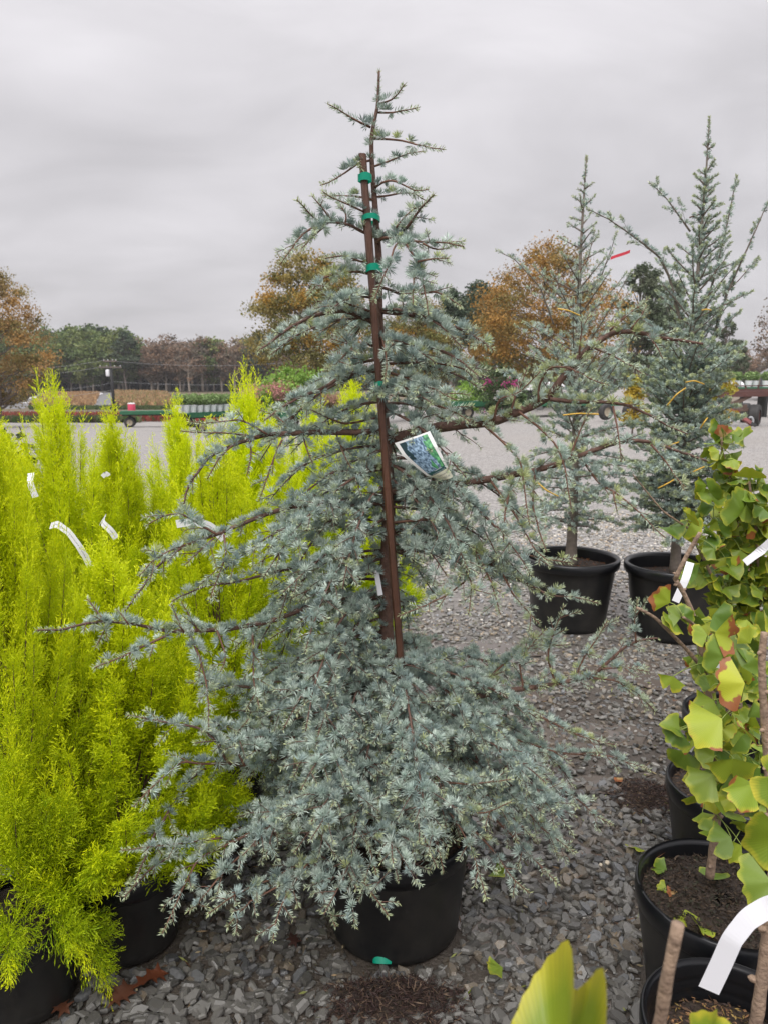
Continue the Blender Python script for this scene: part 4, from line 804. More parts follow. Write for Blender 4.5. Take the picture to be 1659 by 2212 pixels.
def cypress_mesh(sd, nlead, Rm, z0=.15):
    """a unit-height plume plant: foliage and stems"""
    r = np.random.default_rng(sd); fo = GB(); wo = GB(); wo.tube([(0, 0, .14), (.005, 0, .5), (0, .004, .8), (0, 0, .97)], [.009, .007, .004, .001], 6)
    PB, PD, PS, PC = [], [], [], []
    for k in range(nlead):
        f = (k+.5)/nlead; zt = z0+(1-z0)*(f**.9); az = k*2.399+r.normal(0, .3)
        Rz = Rm*np.interp(zt, [.15, .3, .5, .7, .85, 1.0], [1.0, 1.12, 1.05, .78, .46, .0])
        tip = np.array([math.cos(az)*Rz, math.sin(az)*Rz, zt+r.normal(0, .02)]); zb = max(.17, zt-r.uniform(.20, .42)*(1.0 if zt > .45 else .55)); base = np.array([math.cos(az)*Rz*.35, math.sin(az)*Rz*.35, zb])
        mid_ = (base+tip)/2+np.array([math.cos(az), math.sin(az), 0])*Rz*.16
        if zt < .34: tip[2] -= .07
        s_ = np.linspace(0, 1, 9)[:, None]; P = base*(1-s_)**2+2*mid_*s_*(1-s_)+tip*s_**2; wo.tube(P, np.linspace(.0028, .0008, 9), 4, False)
        ns = int(34+30*np.linalg.norm(tip-base)/.35); ss = r.uniform(.05, 1, ns); pb = np.column_stack([np.interp(ss, s_[:, 0], P[:, i]) for i in range(3)]); t = nrm(P[-1]-P[3]); 
        pr = nrm(np.cross(t, r.normal(size=(ns, 3)))); out_d = np.array([math.cos(az), math.sin(az), 0])
        pr = np.where((pr @ out_d < -.1)[:, None], pr+out_d*.9, pr)
        PB.append(P[-3:]); PD.append(np.repeat(nrm(P[-1]-P[-2])[None], 3, 0)); PS.append(np.full(3, .075)); PC.append(np.full(3, 1.0))
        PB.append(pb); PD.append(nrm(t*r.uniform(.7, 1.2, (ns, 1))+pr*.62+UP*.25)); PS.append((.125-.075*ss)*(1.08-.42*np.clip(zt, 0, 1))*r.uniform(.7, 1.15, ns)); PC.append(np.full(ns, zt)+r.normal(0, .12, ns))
    PB, PD, PS, PC = map(np.concatenate, (PB, PD, PS, PC))
    ti = r.integers(0, 4, len(PB))
    for v in range(4):
        k = np.where(ti == v)[0]; m = len(k)
        if not m: continue
        B, D, Ls, Ws, Tp = ST[v]; z = PD[k]; x = nrm(np.cross(z, r.normal(size=(m, 3)))); y = np.cross(z, x); R = np.stack([x, y, z], -1)
        b = np.einsum('mij,vj->mvi', R, B)*PS[k][:, None, None]+PB[k][:, None]; d = np.einsum('mij,vj->mvi', R, D)
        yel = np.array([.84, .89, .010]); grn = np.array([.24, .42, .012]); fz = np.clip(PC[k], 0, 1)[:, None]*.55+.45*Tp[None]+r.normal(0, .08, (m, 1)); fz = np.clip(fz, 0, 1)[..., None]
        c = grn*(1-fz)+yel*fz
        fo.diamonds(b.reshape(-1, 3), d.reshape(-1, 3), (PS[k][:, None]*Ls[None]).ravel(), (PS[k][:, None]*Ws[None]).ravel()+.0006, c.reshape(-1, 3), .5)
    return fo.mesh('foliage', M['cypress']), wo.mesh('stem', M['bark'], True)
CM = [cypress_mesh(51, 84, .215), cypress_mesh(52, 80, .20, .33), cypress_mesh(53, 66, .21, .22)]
cyp0 = {}
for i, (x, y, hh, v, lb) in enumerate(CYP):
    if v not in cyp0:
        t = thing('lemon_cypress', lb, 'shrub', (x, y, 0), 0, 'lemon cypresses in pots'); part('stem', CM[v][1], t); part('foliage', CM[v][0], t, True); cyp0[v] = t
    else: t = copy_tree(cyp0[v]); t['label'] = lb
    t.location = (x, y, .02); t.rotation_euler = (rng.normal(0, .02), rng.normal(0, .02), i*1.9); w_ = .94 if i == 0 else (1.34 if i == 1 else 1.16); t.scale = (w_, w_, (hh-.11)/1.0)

# ------------------------------------------------------------------ the two upright cedars behind
def upright(label, base, topz, paths, nb, sd, dens, rmax, trunk_r, prof):
    t = thing('blue_cedar', label, 'tree', (base[0], base[1], 0), 0, 'upright blue cedars in rimmed pots'); b0 = np.array([base[0], base[1], 0.])
    z = np.linspace(.36, topz, 40); P = np.column_stack([.015*np.sin(z*2.1+sd), .015*np.cos(z*1.7), z]); P[:, :2] -= P[0, :2]
    part('trunk', GB().tube(P, np.interp(z, [.36, .5, 1.2, topz], [trunk_r*1.25, trunk_r, trunk_r*.6, .003]), 10).mesh('trunk', M['greybark'], True), t)
    tf = GB(); foliage(tf, P[z > topz*.72], dens=.7, K=15, nl=.026, nw=.005, gap=.02, tipfrac=.1); part('needles', tf.mesh('needles', M['needle']), t, True)
    kw = dict(K=15, nl=.028, nw=.0052, gap=.017, sub=False, tipfrac=.05, green=.04, mats=('greybark', 'twig'), dens=dens)
    for j in range(nb):
        f = (j+.5)/nb; zz = .62+(topz-.75)*f**1.05; az = j*2.399+sd; Rz = rmax*np.interp(f, [0, .25, .5, .68, .8, 1], prof)*rng.uniform(.6, 1.2)
        p0 = np.array([np.interp(zz, z, P[:, 0]), np.interp(zz, z, P[:, 1]), zz]); el = rng.uniform(.35, .95) if f > .25 else rng.uniform(-.1, .35)
        if f > .5 and rng.random() < .3: continue
        path = droop_path(p0, (math.cos(az), math.sin(az), el), Rz*1.25, -.12 if f > .3 else .15, 8, .05)
        kw.update(nw=.0052 if f < .45 else .0038, nl=.028 if f < .45 else .023)
        add_branch(t, path, .006, tw_len=.17*(1.0 if f < .45 else (.55 if f < .7 else .3)), tw_gap=.05 if f < .5 else .075, tw_start=.1, droop=-.1, **kw)
    kw.update(nw=.004, nl=.024, dens=dens*.7)
    for pth, r in paths: add_branch(t, [np.array(p)-b0 for p in pth], r, tw_len=.15, tw_gap=.07, tw_start=.1, droop=-.1, **kw)
    return t
upright('upright blue cedar with a grey trunk in the left rimmed pot', (1.158, 4.48), 2.76, [([W(1195, 700, 4.45), W(1165, 620, 4.4), W(1110, 560, 4.38), W(1068, 540, 4.36)], .006), ([W(1230, 640, 4.45), W(1290, 620, 4.4), W(1310, 560, 4.4), W(1330, 500, 4.4)], .006), ([W(1230, 620, 4.45), W(1270, 560, 4.4), W(1285, 500, 4.4), W(1345, 480, 4.36)][:3], .005)], 110, .4, .72, .52, .034, [.55, .80, .85, .55, .24, .07])
upright('taller upright blue cedar with spreading upper limbs, right edge', (1.74, 4.30), 2.91, [([W(1470, 700, 4.3), W(1445, 599, 4.28), W(1423, 556, 4.26), W(1370, 513, 4.22), W(1316, 474, 4.18), W(1268, 451, 4.15)], .010), ([W(1530, 760, 4.3), W(1570, 635, 4.25), W(1595, 578, 4.22), W(1624, 517, 4.2), W(1665, 425, 4.18)], .010), ([W(1520, 680, 4.3), W(1549, 571, 4.3), W(1566, 499, 4.3), W(1581, 428, 4.3), W(1588, 378, 4.3)], .009),
    ([W(1490, 500, 4.3), W(1440, 430, 4.28), W(1402, 395, 4.25)], .006), ([W(1488, 470, 4.3), W(1520, 460, 4.28), W(1555, 440, 4.25)], .005), ([W(1560, 640, 4.28), W(1600, 600, 4.25), W(1640, 555, 4.2)], .005), ([W(1500, 860, 4.28), W(1560, 800, 4.2), W(1610, 740, 4.15)], .006)], 210, 2.1, 1.25, .33, .030, [.78, .85, .85, .55, .30, .09])
# yellow ties and ribbons caught in them
for k, (a, b, c) in enumerate([((1203, 667), (1225, 670), (1252, 682)), ((1515, 670), (1525, 668), (1535, 670)), ((1480, 826), (1498, 822), (1520, 830)), ((1440, 876), (1460, 852), (1480, 838)), ((1215, 897), (1250, 893), (1292, 895)), ((1435, 970), (1450, 960), (1465, 955)), ((1160, 1042), (1180, 1060), (1205, 1072)), ((1420, 1055), (1440, 1045), (1455, 1036)), ((1490, 1022), (1505, 1015), (1520, 1008)), ((1512, 925), (1520, 912), (1527, 903))]):
    P, _ = resample([W(*a, 4.0), W(*b, 3.97), W(*c, 4.0)], .01); o = P[0].copy()
    tag(link('yellow_tie', GB().tube(P-o, .004, 5).mesh('yellow_tie', M['straw'], True), None, o), 'thin yellow tie hanging in the upright cedars', 'plant tie', 'yellow ties in the upright cedars')
def ribbon(label, pts, w, wd_):
    P, _ = resample(pts, .02); o = P[0].copy(); wv = np.array(wd_)*w/2; n = len(P); a = np.arange(n-1)
    tag(link('flag_ribbon', mesh_np('flag_ribbon', np.vstack([P+wv, P-wv])-o, [np.column_stack([a, a+1, a+1+n, a+n])], True, None, [M['pinkribbon']]), None, o), label, 'ribbon')
ribbon('pink flagging ribbon blowing from an upright cedar tip', [W(1318, 558, 4.3), W(1332, 552, 4.28), W(1346, 549, 4.29), W(1360, 543, 4.27)], .017, (.1, 0, 1))

# ------------------------------------------------------------------ ginkgo row
def ginkgo_mesh(sd, na=18, rings=(.3, .65, .9, 1.0), spread=68, notch=.3, cup=.25):
    r = np.random.default_rng(sd); V = [[0, 0, 0]]; T = [(0, .5)]; spn = math.radians(spread)
    ph = r.uniform(0, 6, 4)
    for f in rings:
        for i in range(na+1):
            u = i/na; a = (u-.5)*2*spn; edge = 1+.05*math.sin(u*17+ph[0])+.035*math.sin(u*31+ph[1])+.05*math.sin(u*7+ph[3]); edge -= notch*math.exp(-((u-.5)/.055)**2); edge *= (1-.10*abs(u-.5)*2)
            rr = f*(1+(edge-1)*f**3); z = cup*rr*rr*(abs(a)/spn)**1.5*.55+.09*rr*math.sin(a*3+ph[2])+.075*rr*rr*math.sin(u*13+ph[3])
            V.append([math.sin(a)*rr, math.cos(a)*rr, z-.18*cup*rr*rr]); T.append((f, u))
    q, t = [], []; m = na+1
    for i in range(na): t.append([0, 1+i, 2+i])
    for k in range(len(rings)-1):
        for i in range(na): b = 1+k*m; q.append([b+i, b+m+i, b+m+i+1, b+i+1])
    V = np.array(V); C = np.zeros((len(V), 3)); C[:, :2] = T
    return V, np.array(q), np.array(t), C
GLV = [ginkgo_mesh(70+i, spread=58+6*i, notch=[.0, .35, .2, .45, .1][i], cup=[.5, .9, -.4, .2, 1.2][i]) for i in range(5)]
def gl_mesh(V, q, t, C, m, sub=False):
    me = mesh_np('leaf', V, [q, t], True, C, [m]); return me
GLM = {(i, j): gl_mesh(*GLV[i], GM[j]) for i in range(5) for j in range(5)}
def basis(fwd, nor):
    y = nrm(np.array(fwd, float)); z = np.array(nor, float); z = nrm(z-y*(z @ y)); x = np.cross(y, z); m = Matrix(np.column_stack([x, y, z]).tolist()); return m
def put_leaf(plant, base, fwd, nor, size, j, i=None, me=None):
    i = int(rng.integers(5)) if i is None else i
    o = link('leaf', me or GLM[(i, j)], plant); M4 = basis(fwd, nor).to_4x4(); M4.translation = Vector((np.array(base)-np.array(plant.location)).tolist())
    o.matrix_local = M4 @ Matrix.Diagonal((size*rng.uniform(.9, 1.1), size, size, 1)); return o
def spur(plant, wood, p, n, size, jw, outd):
    for k in range(n):
        d = nrm(np.array(outd)*.8+rng.normal(0, .6, 3)+UP*.25); ln = rng.uniform(.025, .05); T = droop_path(p, d, ln, 3.5*rng.uniform(.3, 1.2), 6, .1); wood.tube(T, .0011, 4, False)
        fw = nrm(T[-1]-T[-2]+rng.normal(0, .25, 3)+np.array([0, 0, -.25])); nor = nrm(np.array([rng.normal(0, .8), -.8+rng.normal(0, .6), .9+rng.normal(0, .5)]))
        put_leaf(plant, T[-1], fw, nor, size*rng.uniform(.7, 1.15), int(rng.choice(5, p=jw)))
def ginkgo(label, root, stems, spurs, size, jw, hand=()):
    pl = thing('ginkgo', label, 'shrub', (root[0], root[1], 0), 0, 'potted ginkgos along the right side'); r0 = np.array([root[0], root[1], 0.])
    pet = GB()
    for pts, ra, rb_ in stems:
        P, Ln = resample(pts, .012); n = len(P); R = np.linspace(ra, rb_, n)*(1+.10*np.sin(np.arange(n)*1.3)*rng.random(n)); w = GB(); w.tube(P-r0, R, 9)
        for k in range(int(Ln/.05)):
            i = int(rng.integers(1, n-1)); d = nrm(np.cross(P[i]-P[i-1], rng.normal(size=3))); w.tube(np.array([P[i], P[i]+d*R[i]*1.5, P[i]+d*R[i]*2.0])-r0, [R[i]*.7, R[i]*.55, R[i]*.15], 6)
        part('stem', w.mesh('stem', M['ginkbark'], True), pl)
    pet_w = GB()
    for (p, n, od) in spurs: spur(pl, pet_w, p, n, size, jw, od)
    for (bx, by, dx, dy, rpx, Yv, tilt, j, i, an) in hand:
        b = W(bx, by, Yv); e = W(bx+dx, by+dy, Yv); s_ = .84*rpx/F*(Yv*CP+(CAMZ-b[2])*SP); fw = nrm(nrm(e-b)+np.array([0, tilt, 0])); view = nrm(np.array([0, 0, CAMZ])-b); nor = nrm(view+np.array([0, 0, .45])+rng.normal(0, .40, 3))
        put_leaf(pl, b, fw, nor, s_, j, i, me=GLH[(i, j)] if (i, j) in GLH and rpx > 60 else None)
        if an is not None:
            a = W(*an); m = (a+b)/2+np.array([0, 0, .012]); s2 = np.linspace(0, 1, 8)[:, None]; pet_w.tube(a*(1-s2)**2+2*m*s2*(1-s2)+b*s2**2, np.linspace(.0012, .0009, 8), 5, False)
    if pet_w.n:
        me = pet_w.mesh('leaf_stalks', M['petiole'], True); o = part('leaf_stalks', me, pl, True); o.location = Vector((-r0).tolist())
    return pl
GLH = {}
for i in range(5):
    h_ = ginkgo_mesh(70+i, 30, (.15, .3, .45, .6, .75, .88, .96, 1.0), spread=58+6*i, notch=[.0, .35, .2, .45, .1][i], cup=[.5, .9, -.4, .2, 1.2][i])
    for j in range(4): GLH[(i, j)] = gl_mesh(*h_, GM[j])
def sp(pts, n, od=None, step=.05, jit=.012):
    P, Ln = resample(pts, step); o = []
    for p in P[1:]: o.append((p+rng.normal(0, jit, 3), n, od if od is not None else nrm(rng.normal(size=3)*np.array([1, 1, .3]))))
    return o
JW = [.52, .34, .05, .07, .02]
# third pot: the tall leafy plant
sA = [W(1583, 1690, 2.08), W(1600, 1480, 2.07), W(1604, 1300, 2.05), W(1590, 1120, 2.03), W(1574, 1018, 2.02), W(1558, 975, 2.01), W(1557, 945, 2.0)]
sB = [W(1604, 1330, 2.05), W(1636, 1230, 1.98), W(1634, 1144, 1.95), W(1622, 1085, 1.94), W(1618, 1040, 1.94)]
sC = [W(1600, 1420, 2.06), W(1560, 1330, 1.98), W(1535, 1240, 1.94), W(1504, 1179, 1.92), W(1485, 1124, 1.90)]
sD = [W(1602, 1360, 2.05), W(1650, 1290, 2.0), W(1680, 1180, 1.98)]
sE = [W(1487, 1142, 1.9), W(1431, 1105, 1.88), W(1400, 1067, 1.87), W(1366, 1025, 1.86)]
ginkgo('tall leafy ginkgo at the right edge above the third pot', (1.07, 2.08), [(sA, .009, .003), (sB, .006, .003), (sC, .0065, .0032), (sD, .006, .003), (sE, .003, .0014)],
    sp(sA[2:], 5, None, .035)+sp(sB, 5, None, .035)+sp(sC[1:], 4, None, .045)+sp(sD, 5, None, .04)+[(W(1600+30*math.sin(y_), y_, 1.98), 5, (-.3, -.8, .3)) for y_ in range(1050, 1460, 22)]+[(W(1540, y_, 1.97), 4, (-.6, -.6, .3)) for y_ in range(1060, 1420, 60)], .043, JW,
    [(1560, 947, 0, -30, 36, 2.0, 0, 4, 0, (1558, 970, 2.01)), (1553, 975, -20, 4, 30, 1.98, .1, 1, 2, None), (1560, 955, 15, -8, 30, 2.0, .2, 0, 4, None), (1606, 1105, -46, -35, 66, 1.90, 0, 0, 2, (1622, 1110, 1.93)), (1505, 1352-105, -30, -20, 42, 1.88, 0, 0, 1, None)])
# first pot: knobbly trunk with bare shoots and large leaves
gA = [W(1532, 1895, 1.60), W(1548, 1769, 1.60), W(1550, 1640, 1.59), W(1530, 1500, 1.57), W(1505, 1350, 1.54), W(1478, 1285, 1.53), W(1457, 1250, 1.52)]
gB = [W(1457, 1252, 1.52), W(1480, 1204, 1.51), W(1497, 1175, 1.51), W(1511, 1151, 1.50)]
gC = [W(1545, 1490, 1.58), W(1517, 1444, 1.55), W(1478, 1398, 1.53), W(1444, 1364, 1.52), W(1413, 1332, 1.51), W(1375, 1313, 1.50)]
gD = [W(1540, 1560, 1.58), W(1600, 1520, 1.50), W(1575, 1495, 1.48), W(1555, 1480, 1.46)]
gE = [W(1530, 1400, 1.56), W(1500, 1350, 1.50), W(1474, 1332, 1.48)]
ginkgo('ginkgo with a knobbly pale trunk, bare shoots and big brown-edged leaves', (.82, 1.60), [(gA, .0105, .0048), (gB, .005, .0042), (gC, .0055, .003), (gD, .0045, .003), (gE, .004, .003)], sp(gA[1:5], 3, (-.3, -.8, .2), .05)+[(W(x_, y_, Y_), 3, (-.4, -.7, .2)) for x_, y_, Y_ in [(1560, 1400, 1.6), (1600, 1440, 1.62), (1640, 1480, 1.6), (1570, 1480, 1.62), (1610, 1540, 1.6), (1640, 1580, 1.58), (1590, 1600, 1.6), (1630, 1660, 1.56), (1580, 1690, 1.6), (1620, 1740, 1.56), (1650, 1780, 1.5), (1540, 1560, 1.62), (1600, 1350, 1.66), (1640, 1400, 1.64), (1540, 1340, 1.64), (1650, 1340, 1.66), (1500, 1560, 1.62), (1520, 1620, 1.62), (1560, 1660, 1.58), (1600, 1700, 1.54), (1640, 1720, 1.5), (1600, 1790, 1.5), (1650, 1840, 1.46), (1640, 1620, 1.5), (1580, 1540, 1.56), (1570, 1600, 1.54)]], .043, JW,
    [(1447, 1302, -50, -28, 55, 1.50, 0, 2, 0, (1476, 1333, 1.48)), (1468, 1336, -44, -14, 44, 1.49, .5, 0, 3, (1474, 1332, 1.48)), (1476, 1330, 24, -16, 30, 1.48, .3, 0, 2, (1474, 1332, 1.48)), (1543, 1368, 50, 12, 66, 1.42, 0, 2, 1, (1530, 1400, 1.52)), (1527, 1372, -40, -6, 46, 1.44, .2, 1, 2, (1525, 1390, 1.5)),
     (1563, 1417, -55, -12, 58, 1.40, .2, 0, 2, (1540, 1450, 1.5)), (1453, 1461, -14, 36, 42, 1.46, 0, 1, 3, (1530, 1430, 1.54)), (1534, 1486, -34, -22, 46, 1.46, .1, 0, 0, (1555, 1480, 1.46)), (1608, 1476, -76, 6, 78, 1.36, .2, 2, 2, (1600, 1515, 1.48)), (1540, 1512, -44, 30, 56, 1.42, 0, 1, 3, (1590, 1520, 1.48)),
     (1559, 1552, -72, 40, 94, 1.34, .1, 3, 0, (1598, 1525, 1.46)), (1635, 1612, -40, -50, 84, 1.26, .1, 3, 0, (1665, 1630, 1.24)), (1468, 1576, -34, -14, 46, 1.44, 0, 0, 4, (1545, 1560, 1.56)), (1468, 1578, -24, 36, 50, 1.43, 0, 0, 2, (1545, 1560, 1.56)), (1464, 1574, 4, 40, 46, 1.45, .1, 0, 3, (1545, 1560, 1.56)),
     (1542, 1673, -50, 40, 78, 1.36, 0, 0, 0, (1550, 1640, 1.56)), (1584, 1639, -4, 60, 78, 1.32, .2, 1, 3, (1552, 1620, 1.56)), (1542, 1635, -44, -6, 46, 1.42, .3, 0, 4, (1550, 1640, 1.56)), (1627, 1692, -50, 34, 84, 1.24, .1, 3, 2, (1665, 1700, 1.24)),
     (1549, 1800, -38, -10, 48, 1.48, .1, 0, 1, (1548, 1770, 1.58)), (1578, 1809, -50, 22, 60, 1.44, 0, 0, 3, (1548, 1760, 1.58)), (1601, 1826, -36, 30, 52, 1.42, .1, 1, 0, (1548, 1765, 1.58)), (1520, 1420, 30, 30, 40, 1.46, 0, 0, 1, None), (1600, 1440, 30, -20, 48, 1.45, .1, 0, 2, None), (1590, 1400, 40, 10, 50, 1.47, .1, 0, 3, None), (1620, 1390, -20, -40, 48, 1.47, .1, 1, 0, None), (1615, 1550, 30, -40, 50, 1.42, .1, 0, 1, None), (1600, 1590, 20, 40, 50, 1.42, .1, 0, 2, None), (1560, 1440, 40, 30, 54, 1.5, .1, 0, 3, None)])
# second pot: pale trunk at the right edge
hA = [np.array([.700, 1.225, .14]), W(1636, 2190, 1.22), W(1652, 2060, 1.23), W(1672, 1900, 1.24), W(1666, 1740, 1.24), W(1656, 1618, 1.24), W(1647, 1500, 1.24), W(1644, 1427, 1.24), W(1650, 1366, 1.24)]
ginkgo('ginkgo with a thick pale trunk cut off at the right edge of the frame', (.672, 1.225), [(hA, .0135, .006)], [], .06, JW,
    [(1666, 1905, -70, 14, 88, 1.15, .1, 0, 2, (1672, 1900, 1.24)), (1700, 1810, -70, 44, 104, .86, .1, 1, 4, None), (1705, 1700, -60, -30, 104, .95, .1, 1, 3, None), (1690, 1830, 10, 60, 60, 1.2, .1, 0, 0, None)])
# fourth pot
fA = [W(1597, 1560, 2.57), W(1610, 1350, 2.56), W(1620, 1180, 2.55), W(1600, 1060, 2.54)]
ginkgo('ginkgo at the back of the row, mostly hidden behind the others', (1.316, 2.57), [(fA, .009, .003)], sp(fA, 5, None, .06), .045, JW)
# nearest plant, blurred
nA = [np.array([.36, .50, .24]), np.array([.36, .50, .6]), W(1392, 2330, .56), W(1425, 2212, .56), W(1440, 2110, .55), W(1462, 2010, .55), W(1464, 1996, .55)]
nB = [np.array([.36, .50, .62]), W(1300, 2500, .50), W(1200, 2380, .46)]
ginkgo('nearest ginkgo shoot with blurred bright leaves at the bottom edge', (.36, .50), [(nA, .0085, .0052), (nB, .004, .002)], [], .06, JW,
    [(1525, 2285, 0, -80, 122, .58, .2, 1, 0, (1425, 2230, .56))])
NP_ = [o for o in bpy.data.objects if o.name.startswith('ginkgo') and o.get('label', '').startswith('nearest ginkgo')][0]
OUT = [(1085, 2330), (1092, 2250), (1105, 2205), (1118, 2180), (1127, 2152), (1142, 2132), (1152, 2106), (1168, 2092), (1182, 2066), (1198, 2056), (1212, 2036), (1226, 2030), (1234, 2050), (1238, 2090), (1238, 2135), (1246, 2138), (1262, 2124), (1275, 2112), (1288, 2094), (1302, 2090), (1308, 2120), (1310, 2165), (1308, 2220), (1300, 2300)]
bb = (1205, 2430); V, C = [W(*bb, .45)], [(0, .5, 0)]; m_ = len(OUT)
for f in (.25, .5, .7, .85, .94, 1.0):
    for i, (x, y) in enumerate(OUT):
        u = i/(m_-1); V.append(W(bb[0]+(x-bb[0])*f, bb[1]+(y-bb[1])*f, .45+f*f*(.05*math.sin(u*5.2)-.03*(abs(u-.6) < .06)+.004*math.sin(u*23)))); C.append((f, u, 0))
q_ = np.array([[1+k*m_+i, 1+(k+1)*m_+i, 1+(k+1)*m_+i+1, 1+k*m_+i+1] for k in range(5) for i in range(m_-1)]); t_ = np.array([[0, 1+i, 2+i] for i in range(m_-1)]); V = np.array(V)-np.array([.36, .50, 0])
part('leaf', mesh_np('leaf', V, [q_, t_], True, np.array(C), [GM[1]]), NP_)
strap('broad blank white strap arching over the bottom right pot', [W(1690, 1950, 1.05), W(1660, 1958, 1.05), W(1615, 1985, 1.04), W(1580, 2030, 1.03), W(1556, 2085, 1.03), W(1530, 2140, 1.03)], .033, (-.9, .2, .55))
strap('white strap sloping up to the right edge among ginkgo leaves', [W(1608, 1216, 1.86), W(1640, 1192, 1.85), W(1675, 1160, 1.85)], .022, (.6, 0, .8))
strap('white strap behind the bare ginkgo shoot', [W(1490, 1215, 1.72), W(1480, 1250, 1.70), W(1458, 1300, 1.69)], .018, (.9, 0, .3))
strap('white strap looped round a ginkgo stem in the middle of the leaves', [W(1535, 1440, 1.50), W(1550, 1432, 1.49), W(1565, 1446, 1.49)], .014, (.3, 0, .9))
strap('white strap end hanging over the third ginkgo pot', [W(1528, 1530, 1.62), W(1508, 1580, 1.61), W(1484, 1620, 1.60)], .020, (.9, 0, .3))
# fallen ginkgo leaves
for k, (x, y, z, s_, rz, j, lb) in enumerate([(1085, 2090, .03, .036, 1.9, 1, 'yellow green ginkgo leaf on the gravel right of the cedar pot'), (1000, 2160, .02, .042, .4, 1, 'yellow ginkgo leaf on the gravel beside the mulch'), (1345, 1680, .02, .035, 1.5, 4, 'orange curled leaf on the gravel by the dark mulch patch'), (1375, 1850-20, .02, .03, 2.5, 1, 'pale yellow leaf on the gravel beside the third ginkgo pot'), (1065, 1880, .03, .03, -2.2, 0, 'green folded ginkgo leaf under the cedar tips'), (1440, 1735, .02, .03, 0, 1, 'small yellow leaf against the third ginkgo pot'),
        (1440, 1880, .27, .03, 1.0, 0, 'green ginkgo leaf lying on the bark soil of the first pot'), (1480, 1965, .27, .045, 2.6, 1, 'yellow green ginkgo leaf at the front of the first pot'), (1415, 1855, .27, .03, .2, 4, 'brown dead leaf at the left of the first pot soil'), (1540, 1900, .29, .034, -.5, 0, 'upright green ginkgo leaf in the first pot'), (1470, 1930, .265, .03, 2.0, 4, 'tan dead leaf in the first pot'), (1510, 2000, .265, .036, 3.0, 3, 'yellow brown ginkgo leaf at the rim of the first pot'), (1440, 1925, .265, .022, 1.2, 1, 'small yellow leaf at the left rim of the first pot'), (1490, 2090, .17, .04, 1, 4, 'brown dead leaf inside the bottom right pot'), (1570, 2110, .17, .04, 2, 3, 'yellow brown leaf inside the bottom right pot'), (1540, 2140, .17, .036, .3, 4, 'tan leaf under the white strap in the bottom right pot')]):
    p = Gp(x, y, z); o = link('ginkgo_leaf', GLM[(k % 5, j)], None, p, (rng.normal(0, .35), rng.normal(0, .35), rz), s_*1.25); tag(o, lb, 'leaf', 'fallen ginkgo leaves')

# ------------------------------------------------------------------ trees of the background
def tree_meshes(sd, Hh, R, zc, nleaf, ls, cols, nclump, trunk=True, shape=1.0, clump=.16, tw=None, wood='wood'):
    """trunk with limbs, and a crown of leaf faces in clumps with gaps; z from 0 to Hh"""
    r = np.random.default_rng(sd); wo = GB(); fo = GB(); cols = np.array(cols); rt = tw or Hh*.018
    tp = np.array([(0, 0, -.2), (.02*Hh*r.normal(), .01*Hh, Hh*.3), (.02*Hh*r.normal(), 0, Hh*.6), (0, 0, Hh*.9)]); tp, _ = resample(tp, Hh/20); wo.tube(tp, np.linspace(rt, rt*.15, len(tp)), 8)
    C = []
    while len(C) < nclump:
        p = r.uniform(-1, 1, 3)
        if np.linalg.norm(p) < 1 and np.linalg.norm(p) > .25: C.append(p)
    C = np.array(C); hz = (Hh-zc)/2; wz = np.interp(C[:, 2], [-1, -.5, 0, .5, 1], [.8, 1, .95, .75, .3*shape+.25]); P = np.column_stack([C[:, 0]*R*wz, C[:, 1]*R*wz, zc+hz+C[:, 2]*hz])
    for p in P[::max(1, nclump//40)]:
        z0 = np.clip(p[2]-r.uniform(.15, .35)*Hh*.6, Hh*.12, Hh*.8); b = np.array([np.interp(z0, tp[:, 2], tp[:, 0]), np.interp(z0, tp[:, 2], tp[:, 1]), z0]); m = (b+p)/2+np.array([0, 0, -.03*Hh]); s_ = np.linspace(0, 1, 7)[:, None]
        wo.tube(b*(1-s_)**2+2*m*s_*(1-s_)+p*s_**2, np.linspace(rt*.35, rt*.06, 7), 5, False)
    ci = r.integers(0, nclump, nleaf); cc = cols[r.integers(0, len(cols), nclump)]*r.uniform(.8, 1.2, (nclump, 1))
    L_ = P[ci]+nrm(r.normal(size=(nleaf, 3)))*np.minimum(np.abs(r.normal(0, 1, (nleaf, 1))), 1.5)*R*clump*np.array([1.25, 1.25, .8])
    fo.cards(L_, ls*r.uniform(.6, 1.3, nleaf), cc[ci]*r.uniform(.75, 1.25, (nleaf, 1)))
    return wo.mesh('trunk', M[wood], True), fo.mesh('crown', M['foliage'])
def tree(name, label, cat, ms, X, Y, sc, rz=0, group=None):
    t = thing(name, label, cat, (X, Y, float(H(X, Y))), rz, group); t.scale = (sc,)*3 if not isinstance(sc, tuple) else sc
    part('trunk', ms[0], t); part('crown', ms[1], t); return t
AUT = [(.26, .14, .035), (.22, .15, .045), (.30, .155, .035), (.14, .12, .04), (.18, .13, .05)]; ORG = [(.30, .135, .028), (.25, .12, .028), (.33, .15, .03), (.15, .11, .035), (.20, .12, .03)]
GRN = [(.09, .13, .04), (.12, .16, .05), (.07, .11, .04), (.14, .17, .055)]; BRN = [(.20, .12, .075), (.17, .11, .075), (.22, .14, .09), (.13, .10, .07)]; GRN = [(a*1.6, b*1.5, c*1.4) for a, b, c in GRN]; BRN = [(.25, .165, .11), (.21, .15, .105), (.27, .175, .11), (.17, .14, .10)]; AUT = [(a*1.5, b*1.7, c*1.5) for a, b, c in AUT]; ORG = [(.34, .19, .05), (.30, .19, .055), (.38, .215, .055), (.22, .18, .06), (.27, .19, .06)]; PIN = [(.055, .09, .05), (.07, .105, .06), (.09, .12, .07)]
